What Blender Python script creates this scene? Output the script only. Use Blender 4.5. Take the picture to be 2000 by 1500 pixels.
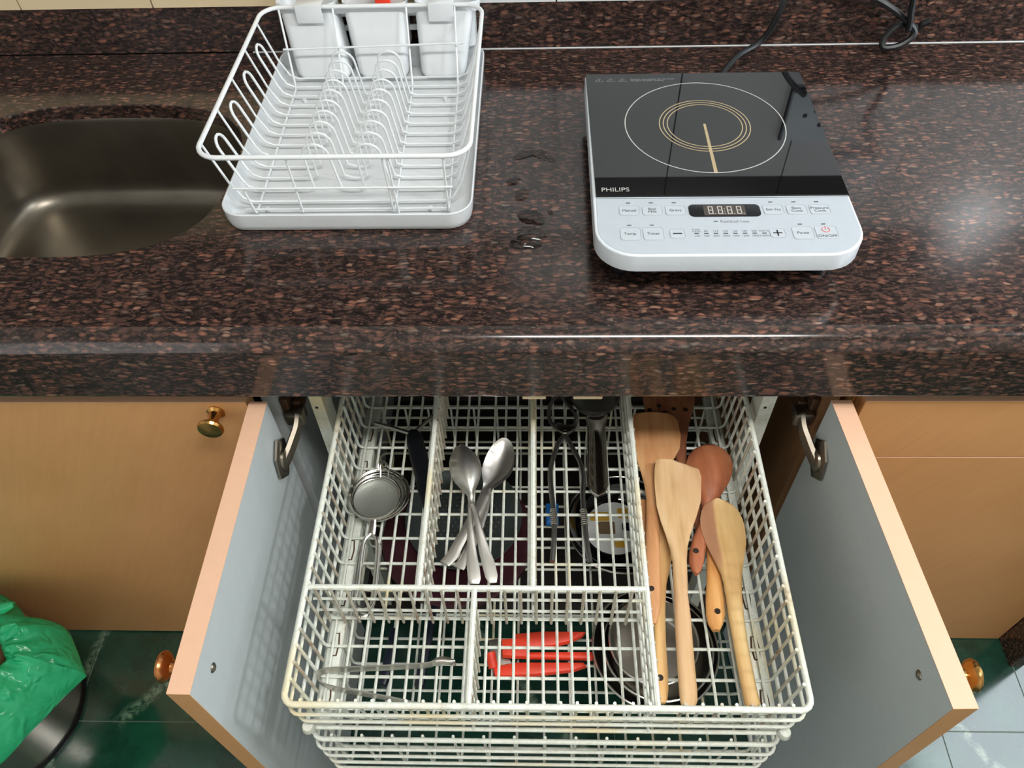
import bpy, bmesh, math, random
from mathutils import Vector, Matrix
random.seed(7)
for o in list(bpy.data.objects): bpy.data.objects.remove(o)
S = bpy.context.scene
COL = S.collection
PI = math.pi
K = 0.863            # height of the counter top above the floor

# ------------------------------------------------------------------ camera
cam = bpy.data.cameras.new('camera'); cam.lens = 1540/2000*36; cam.sensor_width = 36; cam.clip_start = .02
co = bpy.data.objects.new('camera', cam); COL.objects.link(co)
co.matrix_world = Matrix(((0.9995366, 0.0008867, 0.0304271, 0), (0.0186040, 0.7733690, -0.6336831, 0),
                          (-0.0240933, 0.6339556, 0.7729941, 1.503), (0, 0, 0, 1)))
S.camera = co
# ------------------------------------------------------------------ world, lights, exposure
w = bpy.data.worlds.new('world'); S.world = w; w.use_nodes = True
w.node_tree.nodes['Background'].inputs[0].default_value = (.75, .85, 1, 1)
w.node_tree.nodes['Background'].inputs[1].default_value = 0.6
def area(name, loc, rot, sx, sy, power, col):
    l = bpy.data.lights.new(name, 'AREA'); l.shape = 'RECTANGLE'; l.size = sx; l.size_y = sy; l.energy = power; l.color = col
    o = bpy.data.objects.new(name, l); COL.objects.link(o); o.location = loc; o.rotation_euler = rot
    return o
area('ceiling_light_down', (0.40, -0.13, 2.56), (0, 0, 0), 1.0, .20, 24, (1, .985, .95))
area('ceiling_light_up', (0.40, -0.13, 2.565), (PI, 0, 0), 1.0, .20, 8, (1, .985, .95))
area('window_daylight', (1.55, 0.74, 1.5), (0, PI/2, 0), 1.1, .78, 15, (.86, .94, 1))
area('wall_light', (1.5, 0.28, 2.02), (0, math.radians(52), math.radians(2)), .18, .18, 13, (.95, .98, 1))
area('added_fill', (-1.25, -1.22, 1.15), (math.radians(90), 0, math.radians(-38)), 1.5, 2.1, 12, (.97, .98, 1))  # added fill to lift the right door's inner face; the room has no doorway here
S.view_settings.view_transform = 'Standard'; S.view_settings.look = 'None'
S.view_settings.gamma = 1; S.view_settings.use_curve_mapping = False; S.view_settings.exposure = 0.02
S.cycles.use_denoising = True
S.cycles.max_bounces = 8

# ------------------------------------------------------------------ materials
def lin(c): 
    c /= 255
    return c/12.92 if c <= .04045 else ((c+.055)/1.055)**2.4
def rgb(r, g, b): return (lin(r), lin(g), lin(b), 1)
class NT:
    def __init__(s, name):
        s.m = bpy.data.materials.new(name); s.m.use_nodes = True; s.t = s.m.node_tree
        s.p = s.t.nodes['Principled BSDF']
    def n(s, typ, **kw):
        nd = s.t.nodes.new(typ)
        for k, v in kw.items():
            if k.startswith('_'): setattr(nd, k[1:], v)
            else: nd.inputs[k.replace('__', ' ')].default_value = v
        return nd
    def l(s, a, b): s.t.links.new(a, b)
    def setp(s, **kw):
        for k, v in kw.items(): s.p.inputs[k.replace('__', ' ')].default_value = v
    def ramp(s, fac, stops, interp='LINEAR'):
        r = s.n('ShaderNodeValToRGB'); e = r.color_ramp.elements; r.color_ramp.interpolation = interp
        while len(e) < len(stops): e.new(.5)
        for i, (p, c) in enumerate(stops): e[i].position = p; e[i].color = c
        s.l(fac, r.inputs[0]); return r.outputs[0]
    def mix(s, fac, a, b):
        m = s.n('ShaderNodeMix', _data_type='RGBA')
        for v, i in ((fac, 0), (a, 6), (b, 7)):
            if hasattr(v, 'links'): s.l(v, m.inputs[i])
            else: m.inputs[i].default_value = v
        return m.outputs[2]
    def coord(s, scale=(1, 1, 1), kind='Object', rot=(0, 0, 0)):
        if kind == 'World': src = s.n('ShaderNodeNewGeometry').outputs['Position']
        else: src = s.n('ShaderNodeTexCoord').outputs[kind]
        mp = s.n('ShaderNodeMapping'); mp.inputs['Scale'].default_value = scale; mp.inputs['Rotation'].default_value = rot
        s.l(src, mp.inputs[0]); return mp.outputs[0]
    def noise(s, vec, scale, detail=3, rough=.55):
        nd = s.n('ShaderNodeTexNoise', Scale=scale, Detail=detail, Roughness=rough); s.l(vec, nd.inputs['Vector']); return nd.outputs['Fac']
    def bump(s, h, strength, dist=.001):
        b = s.n('ShaderNodeBump', Strength=strength, Distance=dist); s.l(h, b.inputs['Height']); s.l(b.outputs[0], s.p.inputs['Normal'])
    def col(s, c): s.l(c, s.p.inputs['Base Color'])
MAT = {}
def plain(name, c, rough=.4, metal=0, bump=0, bscale=200, **kw):
    t = NT(name); t.setp(Roughness=rough, Metallic=metal, **kw)
    v = t.coord(); nz = t.noise(v, 60, 3)
    c2 = tuple(x*.9 for x in c[:3])+(1,)
    t.col(t.mix(nz, c2, c))
    if bump: t.bump(t.noise(v, bscale, 2), bump)
    MAT[name] = t.m; return t
W8 = (1, 1, 1, 1); B0 = (0, 0, 0, 1)

def granite():
    t = NT('granite'); v = t.coord(kind='World')
    wob = t.n('ShaderNodeTexNoise', Scale=35, Detail=2); t.l(v, wob.inputs['Vector'])
    add = t.n('ShaderNodeVectorMath', _operation='MULTIPLY_ADD'); t.l(wob.outputs['Color'], add.inputs[0]); add.inputs[1].default_value = (.02, .012, .012); t.l(v, add.inputs[2])
    mp = t.n('ShaderNodeMapping'); mp.inputs['Scale'].default_value = (80, 212, 220); t.l(add.outputs[0], mp.inputs[0])
    vo = t.n('ShaderNodeTexVoronoi', Scale=1, Randomness=1); t.l(mp.outputs[0], vo.inputs['Vector'])
    sep = t.n('ShaderNodeSeparateColor'); t.l(vo.outputs['Color'], sep.inputs[0])
    edge = t.ramp(vo.outputs['Distance'], [(.28, W8), (.58, B0)])
    pick = t.ramp(sep.outputs[0], [(.52, B0), (.66, W8)])
    mul = t.n('ShaderNodeMath', _operation='MULTIPLY'); t.l(edge, mul.inputs[0]); t.l(pick, mul.inputs[1])
    fine = t.noise(mp.outputs[0], 1.1, 5, .65)
    base = t.ramp(fine, [(.34, rgb(18, 16, 16)), (.50, rgb(42, 33, 31)), (.64, rgb(78, 58, 51))])
    fl = t.ramp(sep.outputs[1], [(0, rgb(82, 59, 52)), (.4, rgb(106, 72, 60)), (.75, rgb(142, 95, 77)), (.9, rgb(98, 90, 82)), (1, rgb(158, 116, 96))])
    fl2 = t.mix(t.noise(mp.outputs[0], 2.5, 3), rgb(50, 33, 29), fl)
    fl3 = t.mix(.55, fl2, fl)
    sp = t.n('ShaderNodeTexVoronoi', Scale=2.3, Randomness=1); t.l(mp.outputs[0], sp.inputs['Vector'])
    s2 = t.n('ShaderNodeSeparateColor'); t.l(sp.outputs['Color'], s2.inputs[0])
    k2 = t.ramp(s2.outputs[0], [(.80, B0), (.86, W8)]); e2 = t.ramp(sp.outputs['Distance'], [(.2, W8), (.5, B0)])
    m2 = t.n('ShaderNodeMath', _operation='MULTIPLY'); t.l(k2, m2.inputs[0]); t.l(e2, m2.inputs[1])
    c1 = t.mix(m2.outputs[0], base, rgb(98, 70, 62))
    t.col(t.mix(mul.outputs[0], c1, fl3)); t.setp(Roughness=.13, IOR=1.55)
    MAT['granite'] = t.m
granite()

def laminate(name, c1, c2, rough=.34, rot=-.5):
    t = NT(name); v = t.coord((1, 1, 1), 'World', (0, rot, 0))
    mp = t.n('ShaderNodeMapping'); mp.inputs['Scale'].default_value = (150, 150, 9); t.l(v, mp.inputs[0])
    n1 = t.noise(mp.outputs[0], 1, 4, .6); n2 = t.noise(v, 5, 2)
    a = t.n('ShaderNodeMath', _operation='MULTIPLY_ADD'); t.l(n1, a.inputs[0]); a.inputs[1].default_value = .6; t.l(n2, a.inputs[2])
    t.col(t.ramp(a.outputs[0], [(.45, c1), (1.1, c2)])); t.setp(Roughness=rough)
    MAT[name] = t.m
laminate('laminate', rgb(190, 139, 89), rgb(203, 152, 101))
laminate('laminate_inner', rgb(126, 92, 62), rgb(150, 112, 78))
plain('edge_band', rgb(226, 182, 152), .42)
plain('grey_laminate', rgb(188, 196, 198), .42, bump=.02)
plain('white_plastic', rgb(214, 218, 221), .34)
plain('white_gloss', rgb(226, 230, 232), .28)
plain('hob_white', rgb(212, 219, 226), .3)
plain('grey_plastic', rgb(70, 72, 76), .5)
plain('black_plastic', rgb(16, 18, 22), .35)
plain('black_cord', rgb(18, 20, 22), .38)
plain('dark_gap', rgb(26, 20, 16), .7)
plain('brass', rgb(196, 150, 88), .22, 1)
plain('copper_brass', rgb(204, 136, 84), .25, 1)
plain('steel', rgb(214, 210, 204), .17, 1)
plain('dull_steel', rgb(186, 182, 174), .32, 1)
plain('dark_steel', rgb(150, 148, 146), .3, 1)
plain('spoon_steel', rgb(226, 222, 216), .34, 1)
plain('hinge_steel', rgb(138, 130, 118), .42, 1)
plain('zinc', rgb(150, 142, 130), .32, 1)
plain('red_plastic', rgb(255, 74, 46), .45)
plain('maroon', rgb(62, 18, 30), .5)
plain('navy_plastic', rgb(16, 20, 40), .3)
plain('blue_print', rgb(26, 110, 190), .4)
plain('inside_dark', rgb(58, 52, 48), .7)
plain('rusty_metal', rgb(92, 66, 48), .5, .6)
plain('cream_plastic', rgb(216, 196, 158), .5)
plain('grout', rgb(150, 158, 148), .8)
plain('wall_grout', rgb(38, 38, 40), .8)
plain('white_wall', rgb(226, 224, 218), .9)
plain('print_grey', rgb(132, 134, 140), .6)
plain('print_dark', rgb(60, 62, 68), .6)
plain('print_black', rgb(22, 22, 24), .6)
plain('print_red', rgb(214, 96, 88), .6)
plain('print_gold', rgb(176, 158, 122), .45)
plain('print_silver', rgb(186, 184, 180), .4)
plain('digit_white', rgb(190, 184, 178), .5)
plain('display_brown', rgb(74, 66, 62), .35)
plain('button_white', rgb(184, 192, 199), .3)
plain('button_line', rgb(164, 168, 176), .4)
plain('panel_white', rgb(180, 188, 196), .3)
plain('sticker_white', rgb(222, 224, 224), .5)
plain('sticker_yellow', rgb(216, 170, 62), .5)
plain('sticker_brown', rgb(118, 98, 72), .5)
plain('brown_scrap', rgb(110, 74, 48), .8)
plain('plate_grey', rgb(108, 118, 116), .3, .7)
plain('plate_white', rgb(190, 202, 210), .4)
t = NT('glass_black'); t.col(t.mix(t.noise(t.coord(), 40), rgb(10, 11, 13), rgb(13, 14, 16))); t.setp(Roughness=.03, IOR=1.62); MAT['glass_black'] = t.m
def waterm():
    t = NT('water'); tr = t.n('ShaderNodeBsdfTransparent', Color=(.88, .87, .86, 1)); gl_ = t.n('ShaderNodeBsdfGlossy', Roughness=.03)
    fr = t.n('ShaderNodeFresnel', IOR=1.5); b = t.n('ShaderNodeBump', Strength=.25, Distance=.003); t.l(t.noise(t.coord(kind='World'), 70, 2), b.inputs['Height'])
    t.l(b.outputs[0], gl_.inputs['Normal']); t.l(b.outputs[0], fr.inputs['Normal']); mx = t.n('ShaderNodeMixShader')
    t.l(fr.outputs[0], mx.inputs[0]); t.l(tr.outputs[0], mx.inputs[1]); t.l(gl_.outputs[0], mx.inputs[2]); t.l(mx.outputs[0], t.t.nodes['Material Output'].inputs[0]); MAT['water'] = t.m
waterm()
t = NT('pane'); t.setp(Roughness=.02, IOR=1.45, Transmission__Weight=1); t.col(t.mix(t.noise(t.coord(), 9), W8, (.97, .99, 1, 1))); MAT['pane'] = t.m
def sinksteel():
    t = NT('sink_steel'); v = t.coord((3, 3, 160)); nz = t.noise(v, 6, 3)
    t.col(t.ramp(t.noise(t.coord(), 6, 4), [(.3, rgb(112, 106, 97)), (.7, rgb(140, 133, 122))]))
    t.setp(Metallic=1, Roughness=.36); t.bump(nz, .05); MAT['sink_steel'] = t.m
sinksteel()
def basketwire(name, c0, c1, r0, r1, cream):
    t = NT(name); v = t.coord(kind='World')
    n1 = t.noise(v, 22, 4, .65); n2 = t.noise(v, 160, 3, .6)
    base = t.ramp(n2, [(.3, c0), (.6, c1)])
    rust = t.ramp(n1, [(r0, B0), (r1, W8)])
    a = t.n('ShaderNodeMath', _operation='MULTIPLY'); t.l(rust, a.inputs[0]); t.l(t.ramp(n2, [(.40, B0), (.66, W8)]), a.inputs[1])
    cr = t.ramp(t.noise(v, 7, 2), [(cream, B0), (cream+.16, W8)])
    c = t.mix(cr, base, rgb(222, 208, 168))
    t.col(t.mix(a.outputs[0], c, rgb(142, 98, 66))); t.setp(Roughness=.42); t.bump(n2, .25, .0015)
    MAT[name] = t.m
basketwire('basket_wire', rgb(206, 208, 196), rgb(222, 226, 216), .60, .78, .56)
basketwire('worn_wire', rgb(170, 162, 144), rgb(198, 194, 178), .44, .62, .60)
def woodm(name, a, b, c, tint=None):
    t = NT(name); v = t.coord((150, 9, 40)); wob = t.noise(t.coord((12, 6, 6)), 1, 2)
    g = t.noise(v, 1, 5, .62); big = t.noise(t.coord((34, 9, 12)), 1, 3)
    s = t.n('ShaderNodeMath', _operation='MULTIPLY_ADD'); t.l(g, s.inputs[0]); s.inputs[1].default_value = .32; t.l(big, s.inputs[2])
    base = t.ramp(s.outputs[0], [(.46, a), (.66, b), (.88, c)])
    if tint: base = t.mix(t.ramp(wob, [(.42, B0), (.58, (.5, .5, .5, 1))]), base, tint)
    t.col(base); t.setp(Roughness=.5); t.bump(g, .05, .0005); MAT[name] = t.m
woodm('wood_pale', rgb(180, 140, 94), rgb(210, 172, 124), rgb(222, 190, 148), rgb(204, 160, 122))
t = NT('wood_ridged'); v = t.coord((150, 9, 40)); g_ = t.noise(v, 1, 5, .62); b_ = t.noise(t.coord((30, 8, 12)), 1, 3)
m_ = t.n('ShaderNodeMath', _operation='MULTIPLY_ADD'); t.l(g_, m_.inputs[0]); m_.inputs[1].default_value = .32; t.l(b_, m_.inputs[2])
bs_ = t.ramp(m_.outputs[0], [(.46, rgb(186, 142, 88)), (.66, rgb(214, 174, 116)), (.88, rgb(226, 194, 138))])
sx = t.n('ShaderNodeSeparateXYZ'); t.l(t.coord(kind='World'), sx.inputs[0])
a_ = t.n('ShaderNodeMath', _operation='MULTIPLY_ADD'); t.l(b_, a_.inputs[0]); a_.inputs[1].default_value = .012; t.l(sx.outputs[0], a_.inputs[2])
fx = t.ramp(a_.outputs[0], [(.2385, W8), (.2415, B0)]); fy = t.ramp(sx.outputs[1], [(.438, B0), (.470, W8)])
f_ = t.n('ShaderNodeMath', _operation='MULTIPLY'); t.l(fx, f_.inputs[0]); t.l(fy, f_.inputs[1])
t.col(t.mix(f_.outputs[0], bs_, rgb(176, 126, 92))); t.setp(Roughness=.5); MAT['wood_ridged'] = t.m
woodm('wood_red', rgb(148, 84, 56), rgb(180, 108, 72), rgb(196, 130, 92))
woodm('wood_tan', rgb(176, 118, 74), rgb(200, 144, 96), rgb(212, 164, 116))
woodm('wood_orange', rgb(204, 136, 70), rgb(222, 158, 90), rgb(230, 176, 108))
woodm('wood_yellow', rgb(204, 156, 96), rgb(222, 178, 118), rgb(232, 192, 134))
woodm('wood_shaded', rgb(112, 64, 42), rgb(138, 84, 56), rgb(176, 120, 80))  # tan wood with the shade under the counter put into its colour
plain('hole_dark', rgb(40, 26, 18), .8)
def marble():
    t = NT('green_marble'); v = t.coord(kind='World')
    n1 = t.noise(v, 7, 6, .65); n2 = t.noise(v, 45, 5, .7)
    base = t.ramp(n1, [(.35, rgb(19, 48, 40)), (.6, rgb(32, 76, 62)), (.75, rgb(56, 110, 92))])
    wv = t.n('ShaderNodeTexWave', Scale=.8, Distortion=7, Detail=4, Detail__Scale=1.6); wv.bands_direction = 'DIAGONAL'; t.l(v, wv.inputs['Vector'])
    vein = t.ramp(wv.outputs['Fac'], [(.985, B0), (1.0, W8)])
    a = t.n('ShaderNodeMath', _operation='MULTIPLY'); t.l(vein, a.inputs[0]); t.l(t.ramp(n2, [(.42, B0), (.66, W8)]), a.inputs[1])
    c = t.mix(t.ramp(n2, [(.6, B0), (.8, (.3, .3, .3, 1))]), base, rgb(62, 110, 94))
    c = t.mix(a.outputs[0], c, rgb(150, 170, 150))
    def M(op, x, y=None, z=None):
        nd = t.n('ShaderNodeMath', _operation=op)
        for i_, q in enumerate((x, y, z)):
            if q is None: continue
            if hasattr(q, 'links'): t.l(q, nd.inputs[i_])
            else: nd.inputs[i_].default_value = q
        return nd.outputs[0]
    sx = t.n('ShaderNodeSeparateXYZ'); t.l(v, sx.inputs[0]); X_, Y_ = sx.outputs[0], sx.outputs[1]
    for (ax, ay), (bx, by), wd in (((-.770, .428), (-.690, .512), .016), ((-.872, .49), (-.852, .62), .012), ((.62, .30), (.78, .16), .012)):
        L_ = math.hypot(bx-ax, by-ay); ux, uy = (bx-ax)/L_, (by-ay)/L_
        dx, dy = M('SUBTRACT', X_, ax), M('SUBTRACT', Y_, ay)
        al = M('ADD', M('MULTIPLY', dx, ux), M('MULTIPLY', dy, uy)); ac = M('ADD', M('MULTIPLY', dx, -uy), M('MULTIPLY', dy, ux))
        ac = M('ABSOLUTE', M('ADD', ac, M('MULTIPLY', M('SUBTRACT', n2, .5), .03)))
        k1 = t.ramp(M('DIVIDE', ac, wd), [(.2, W8), (1, B0)]); k2 = t.ramp(M('ABSOLUTE', M('SUBTRACT', M('DIVIDE', al, L_), .5)), [(.42, W8), (.6, B0)])
        k = M('MULTIPLY', M('MULTIPLY', k1, k2), t.ramp(t.noise(v, 90, 4, .7), [(.40, B0), (.62, W8)]))
        c = t.mix(k, c, rgb(116, 140, 120))
    t.col(c); t.setp(Roughness=.13, IOR=1.8); MAT['green_marble'] = t.m
marble()
def bagm():
    t = NT('green_bag'); v = t.coord(kind='World'); nz = t.noise(v, 30, 4, .6)
    t.col(t.mix(nz, rgb(22, 172, 112), rgb(80, 232, 170))); t.setp(Roughness=.2)
    rg = t.n('ShaderNodeTexNoise', Scale=34, Detail=4, Roughness=.6, Distortion=1.2); rg.noise_type = 'RIDGED_MULTIFRACTAL'; t.l(v, rg.inputs['Vector'])
    t.bump(rg.outputs['Fac'], .55, .012)
    tr = t.n('ShaderNodeBsdfTranslucent', Color=rgb(40, 225, 150)); mx = t.n('ShaderNodeMixShader', Fac=.35)
    out = t.t.nodes['Material Output']; t.l(t.p.outputs[0], mx.inputs[1]); t.l(tr.outputs[0], mx.inputs[2]); t.l(mx.outputs[0], out.inputs[0])
    MAT['green_bag'] = t.m
bagm()
def meshm():
    t = NT('sieve_mesh'); v = t.coord((900, 900, 900)); ck = t.n('ShaderNodeTexChecker', Scale=1); t.l(v, ck.inputs[0])
    t.col(t.mix(ck.outputs['Fac'], rgb(134, 138, 130), rgb(178, 180, 172))); t.setp(Metallic=.7, Roughness=.5, Alpha=.88); t.bump(ck.outputs['Fac'], .3, .0004)
    MAT['sieve_mesh'] = t.m
meshm()
def tilem(name, a, b):
    t = NT(name); t.col(t.mix(t.noise(t.coord(), 9, 3), a, b)); t.setp(Roughness=.16, IOR=1.5); MAT[name] = t.m
tilem('wall_tile', rgb(204, 208, 210), rgb(216, 219, 221))
tilem('cream_tile', rgb(216, 196, 160), rgb(226, 206, 172))
tilem('dark_tile', rgb(52, 48, 46), rgb(62, 58, 54))

# ------------------------------------------------------------------ geometry helpers
class G:
    def __init__(s): s.v = []; s.f = []
    def add(s, v, f):
        o = len(s.v); s.v += [tuple(p) for p in v]; s.f += [tuple(i+o for i in q) for q in f]; return s
    def box(s, x0, x1, y0, y1, z0, z1, b=0):
        if b: return s.prism([(x0, y0), (x1, y0), (x1, y1), (x0, y1)], z0, z1, b, corner=b)
        v = [(x, y, z) for z in (z0, z1) for x, y in ((x0, y0), (x1, y0), (x1, y1), (x0, y1))]
        return s.add(v, [(3, 2, 1, 0), (4, 5, 6, 7), (0, 1, 5, 4), (1, 2, 6, 5), (2, 3, 7, 6), (3, 0, 4, 7)])
    def rings(s, rs, cap0=True, cap1=True, closed=True):
        n = len(rs[0]); v = [p for r in rs for p in r]; f = []
        for i in range(len(rs)-1):
            for j in range(n if closed else n-1):
                a, b = i*n+j, i*n+(j+1) % n; f.append((a, b, b+n, a+n))
        if cap0: f.append(tuple(range(n-1, -1, -1)))
        if cap1: f.append(tuple((len(rs)-1)*n+j for j in range(n)))
        return s.add(v, f)
    def prism(s, poly, z0, z1, b=0, corner=0, b0=None):
        if corner: poly = rcorners(poly, corner, 3)
        if area2(poly) < 0: poly = poly[::-1]
        b0 = b*.6 if b0 is None else b0
        L = [(b0, z0), (0, z0+b0), (0, z1-b), (b*.3, z1-b*.3), (b, z1)] if b else [(0, z0), (0, z1)]
        return s.rings([[(x, y, z) for x, y in inset(poly, d)] for d, z in L])
    def tube(s, pts, r, closed=False, n=8, rs=None):
        P = [Vector(p) for p in pts]; m = len(P); T = []
        for i in range(m):
            a = P[(i-1) % m] if closed or i else P[0]; c = P[(i+1) % m] if closed or i < m-1 else P[-1]
            T.append((c-a).normalized())
        u = T[0].orthogonal().normalized(); R = []
        for i in range(m):
            u = (u-T[i]*u.dot(T[i])).normalized(); v = T[i].cross(u); q = rs[i] if rs else r
            R.append([P[i]+(u*math.cos(2*PI*k/n)+v*math.sin(2*PI*k/n))*q for k in range(n)])
        if closed: R.append(R[0]); return s.rings(R, False, False)
        return s.rings(R)
    def lathe(s, prof, c=(0, 0, 0), axis='z', n=24, cap=True):
        R = []
        for r, h in prof:
            ring = []
            for k in range(n):
                a = 2*PI*k/n; x, y = r*math.cos(a), r*math.sin(a)
                p = (x, y, h) if axis == 'z' else ((h, x, y) if axis == 'x' else (y, h, x))
                ring.append((p[0]+c[0], p[1]+c[1], p[2]+c[2]))
            R.append(ring)
        return s.rings(R, cap, cap)
    def blade(s, st, m=6):
        """stations: left (x,y), right (x,y), z of the middle, thickness, dish"""
        R = []
        for L, Rr, z, th, dish in st:
            top, bot = [], []
            for i in range(m+1):
                u = -1+2*i/m; h = th/2*max(.3, (1-abs(u)**5))
                x = L[0]+(Rr[0]-L[0])*(u+1)/2; y = L[1]+(Rr[1]-L[1])*(u+1)/2
                zc = z-dish*(1-u*u)
                top.append((x, y, zc+h)); bot.append((x, y, zc-h))
            R.append(bot+top[::-1])
        return s.rings(R)
def area2(p): return sum(p[i][0]*p[(i+1) % len(p)][1]-p[(i+1) % len(p)][0]*p[i][1] for i in range(len(p)))
def inset(poly, d):
    if not d: return poly
    n = len(poly); out = []
    for i in range(n):
        a, b, c = Vector(poly[i-1]), Vector(poly[i]), Vector(poly[(i+1) % n])
        n1 = Vector((-(b-a).y, (b-a).x)).normalized(); n2 = Vector((-(c-b).y, (c-b).x)).normalized()
        k = (n1+n2); k = k.normalized()/max(.5, k.normalized().dot(n1)) if k.length > 1e-6 else n1
        out.append(tuple(b+k*d))
    return out
def rcorners(poly, r, n=4):
    out = []
    N = len(poly)
    for i in range(N):
        a, b, c = Vector(poly[i-1]), Vector(poly[i]), Vector(poly[(i+1) % N])
        rr = r[i] if isinstance(r, (list, tuple)) else r
        if rr <= 0: out.append(tuple(b)); continue
        d1 = (a-b).normalized(); d2 = (c-b).normalized(); ang = d1.angle(d2); d = rr/math.tan(ang/2)
        p1 = b+d1*d; p2 = b+d2*d
        ctr = b+(d1+d2).normalized()*(rr/math.sin(ang/2))
        a1 = math.atan2(p1.y-ctr.y, p1.x-ctr.x); a2 = math.atan2(p2.y-ctr.y, p2.x-ctr.x)
        da = (a2-a1+PI) % (2*PI)-PI
        out += [(ctr.x+rr*math.cos(a1+da*k/n), ctr.y+rr*math.sin(a1+da*k/n)) for k in range(n+1)]
    return out
def rrect(x0, x1, y0, y1, r, n=4): return rcorners([(x0, y0), (x1, y0), (x1, y1), (x0, y1)], r, n)
def smoothpath(pts, k=6, closed=False):
    P = [Vector(p) for p in pts]; out = []; m = len(P)
    for i in range(m if closed else m-1):
        p1, p2 = P[i], P[(i+1) % m]
        p0 = P[i-1] if (closed or i) else p1*2-p2
        p3 = P[(i+2) % m] if (closed or i+2 < m) else p2*2-p1
        for j in range(k):
            t = j/k
            out.append(.5*((2*p1)+(p2-p0)*t+(2*p0-5*p1+4*p2-p3)*t*t+(3*p1-p0-3*p2+p3)*t**3))
    if not closed: out.append(P[-1])
    return [tuple(p) for p in out]
WL = {}
def props(o, label=None, cat=None, group=None, kind=None):
    if label: o['label'] = label
    if cat: o['category'] = cat
    if group: o['group'] = group
    if kind: o['kind'] = kind
def mesh(name, g, mat, smooth=False):
    P = [Vector(p) for p in g.v]
    lo = Vector([min(p[i] for p in P) for i in range(3)]); hi = Vector([max(p[i] for p in P) for i in range(3)]); c = (lo+hi)/2
    me = bpy.data.meshes.new(name); me.from_pydata([tuple(p-c) for p in P], [], g.f)
    bm = bmesh.new(); bm.from_mesh(me); bmesh.ops.recalc_face_normals(bm, faces=bm.faces); bm.to_mesh(me); bm.free()
    me.materials.append(MAT[mat])
    if smooth:
        me.polygons.foreach_set('use_smooth', [True]*len(me.polygons))
        try: me.set_sharp_from_angle(angle=math.radians(smooth if smooth is not True else 40))
        except Exception: pass
    return me, c
def link(name, me, c, parent=None):
    o = bpy.data.objects.new(name, me); COL.objects.link(o); WL[o] = Vector(c)
    if parent: o.parent = parent; o.location = Vector(c)-WL[parent]
    else: o.location = c
    return o
def part(name, g, mat, parent=None, smooth=True):
    me, c = mesh(name, g, mat, smooth); o = link(name, me, c, parent)
    if smooth is not True and smooth: 
        m = o.modifiers.new('weighted_normal', 'WEIGHTED_NORMAL'); m.keep_sharp = True; m.weight = 90
    return o
def thing(name, label, cat, loc, group=None):
    o = bpy.data.objects.new(name, None); COL.objects.link(o); o.location = loc; o.empty_display_size = .02
    WL[o] = Vector(loc); props(o, label, cat, group); return o
def solo(name, g, mat, label, cat, group=None, smooth=True):
    o = part(name, g, mat, None, smooth); props(o, label, cat, group); return o
def struct(name, g, mat, smooth=False, parent=None):
    o = part(name, g, mat, parent, smooth)
    if not parent: o['kind'] = 'structure'
    return o
def text(name, s, x, y, z, h, mat, parent, align='CENTER'):
    cu = bpy.data.curves.new(name, 'FONT'); cu.body = s; cu.size = h; cu.align_x = align; cu.align_y = 'CENTER'; cu.extrude = .00008; cu.space_line = .85
    ob = bpy.data.objects.new(name, cu); COL.objects.link(ob)
    dg = bpy.context.evaluated_depsgraph_get(); me = bpy.data.meshes.new_from_object(ob.evaluated_get(dg))
    bpy.data.objects.remove(ob); me.materials.clear(); me.materials.append(MAT[mat]); me.name = name
    return link(name, me, (x, y, z), parent)
def circ(cx, cy, r, n=32, z=None): return [(cx+r*math.cos(2*PI*k/n), cy+r*math.sin(2*PI*k/n))+(() if z is None else (z,)) for k in range(n)]

# ------------------------------------------------------------------ the room
XL, XR, YF, YB, ZC = -1.75, 1.62, -1.3, 1.2262, 2.65
fl = struct('floor', G().box(XL, XR, YF, YB, -.05, -.0012), 'grout')
def tile_rows():
    y = .427
    rows = [(.4275, .7275, -.855), (.7275, 1.0275, -.6), (1.0275, YB-.002, -.855), (.1275, .4275, .724), (-.1725, .1275, .43), (-.4725, -.1725, .724), (-.7725, -.4725, .43), (-1.0725, -.7725, .724), (-1.298, -1.0725, .43)]
    for y0, y1, xs in rows:
        x = xs-.583*10
        while x < XR:
            x0, x1 = max(x, XL+.002), min(x+.583, XR-.002)
            if x1-x0 > .03:
                q = .0005
                part('tile', G().prism([(x0+q, y0+q), (x1-q, y0+q), (x1-q, y1-q), (x0+q, y1-q)], -.004, 0, .0006), 'green_marble', fl, False)
            x += .583
tile_rows()
wb = struct('wall_back', G().box(XL, XR, YB+.006, YB+.10, 0, ZC), 'wall_grout')
ztop = .378+K
for row, (z0, z1, m) in enumerate([(K+.072, ztop, 'wall_tile'), (ztop, ztop+.31, 'dark_tile'), (ztop+.31, ztop+.62, 'dark_tile'), (ztop+.62, ZC, 'white_wall')]):
    x = .242-.21*10
    if m == 'white_wall':
        struct('plaster', G().box(XL, XR, YB, YB+.006, z0, z1), m, False, wb); continue
    while x < XR:
        x0, x1 = max(x, XL), min(x+.21, XR)
        if x1-x0 > .02:
            mm = 'cream_tile' if (m == 'wall_tile' and x < -.3) else m
            part('tile', G().box(x0+.0012, x1-.0012, YB-.0005, YB+.006, z0+.0012, z1-.0012), mm, wb, False)
        x += .21
struct('wall_left', G().box(XL-.1, XL, YF, YB+.1, 0, ZC), 'white_wall')
struct('wall_front', G().box(XL-.1, XR+.1, YF-.1, YF, 0, ZC), 'white_wall')
g = G().box(XR, XR+.1, YF, .34, 0, ZC).box(XR, XR+.1, 1.14, YB+.1, 0, ZC).box(XR, XR+.1, .34, 1.14, 0, .94).box(XR, XR+.1, .34, 1.14, 2.06, ZC)
struct('wall_right', g, 'white_wall')
struct('ceiling', G().box(XL-.1, XR+.1, YF-.1, YB+.1, ZC, ZC+.1), 'white_wall')
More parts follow.
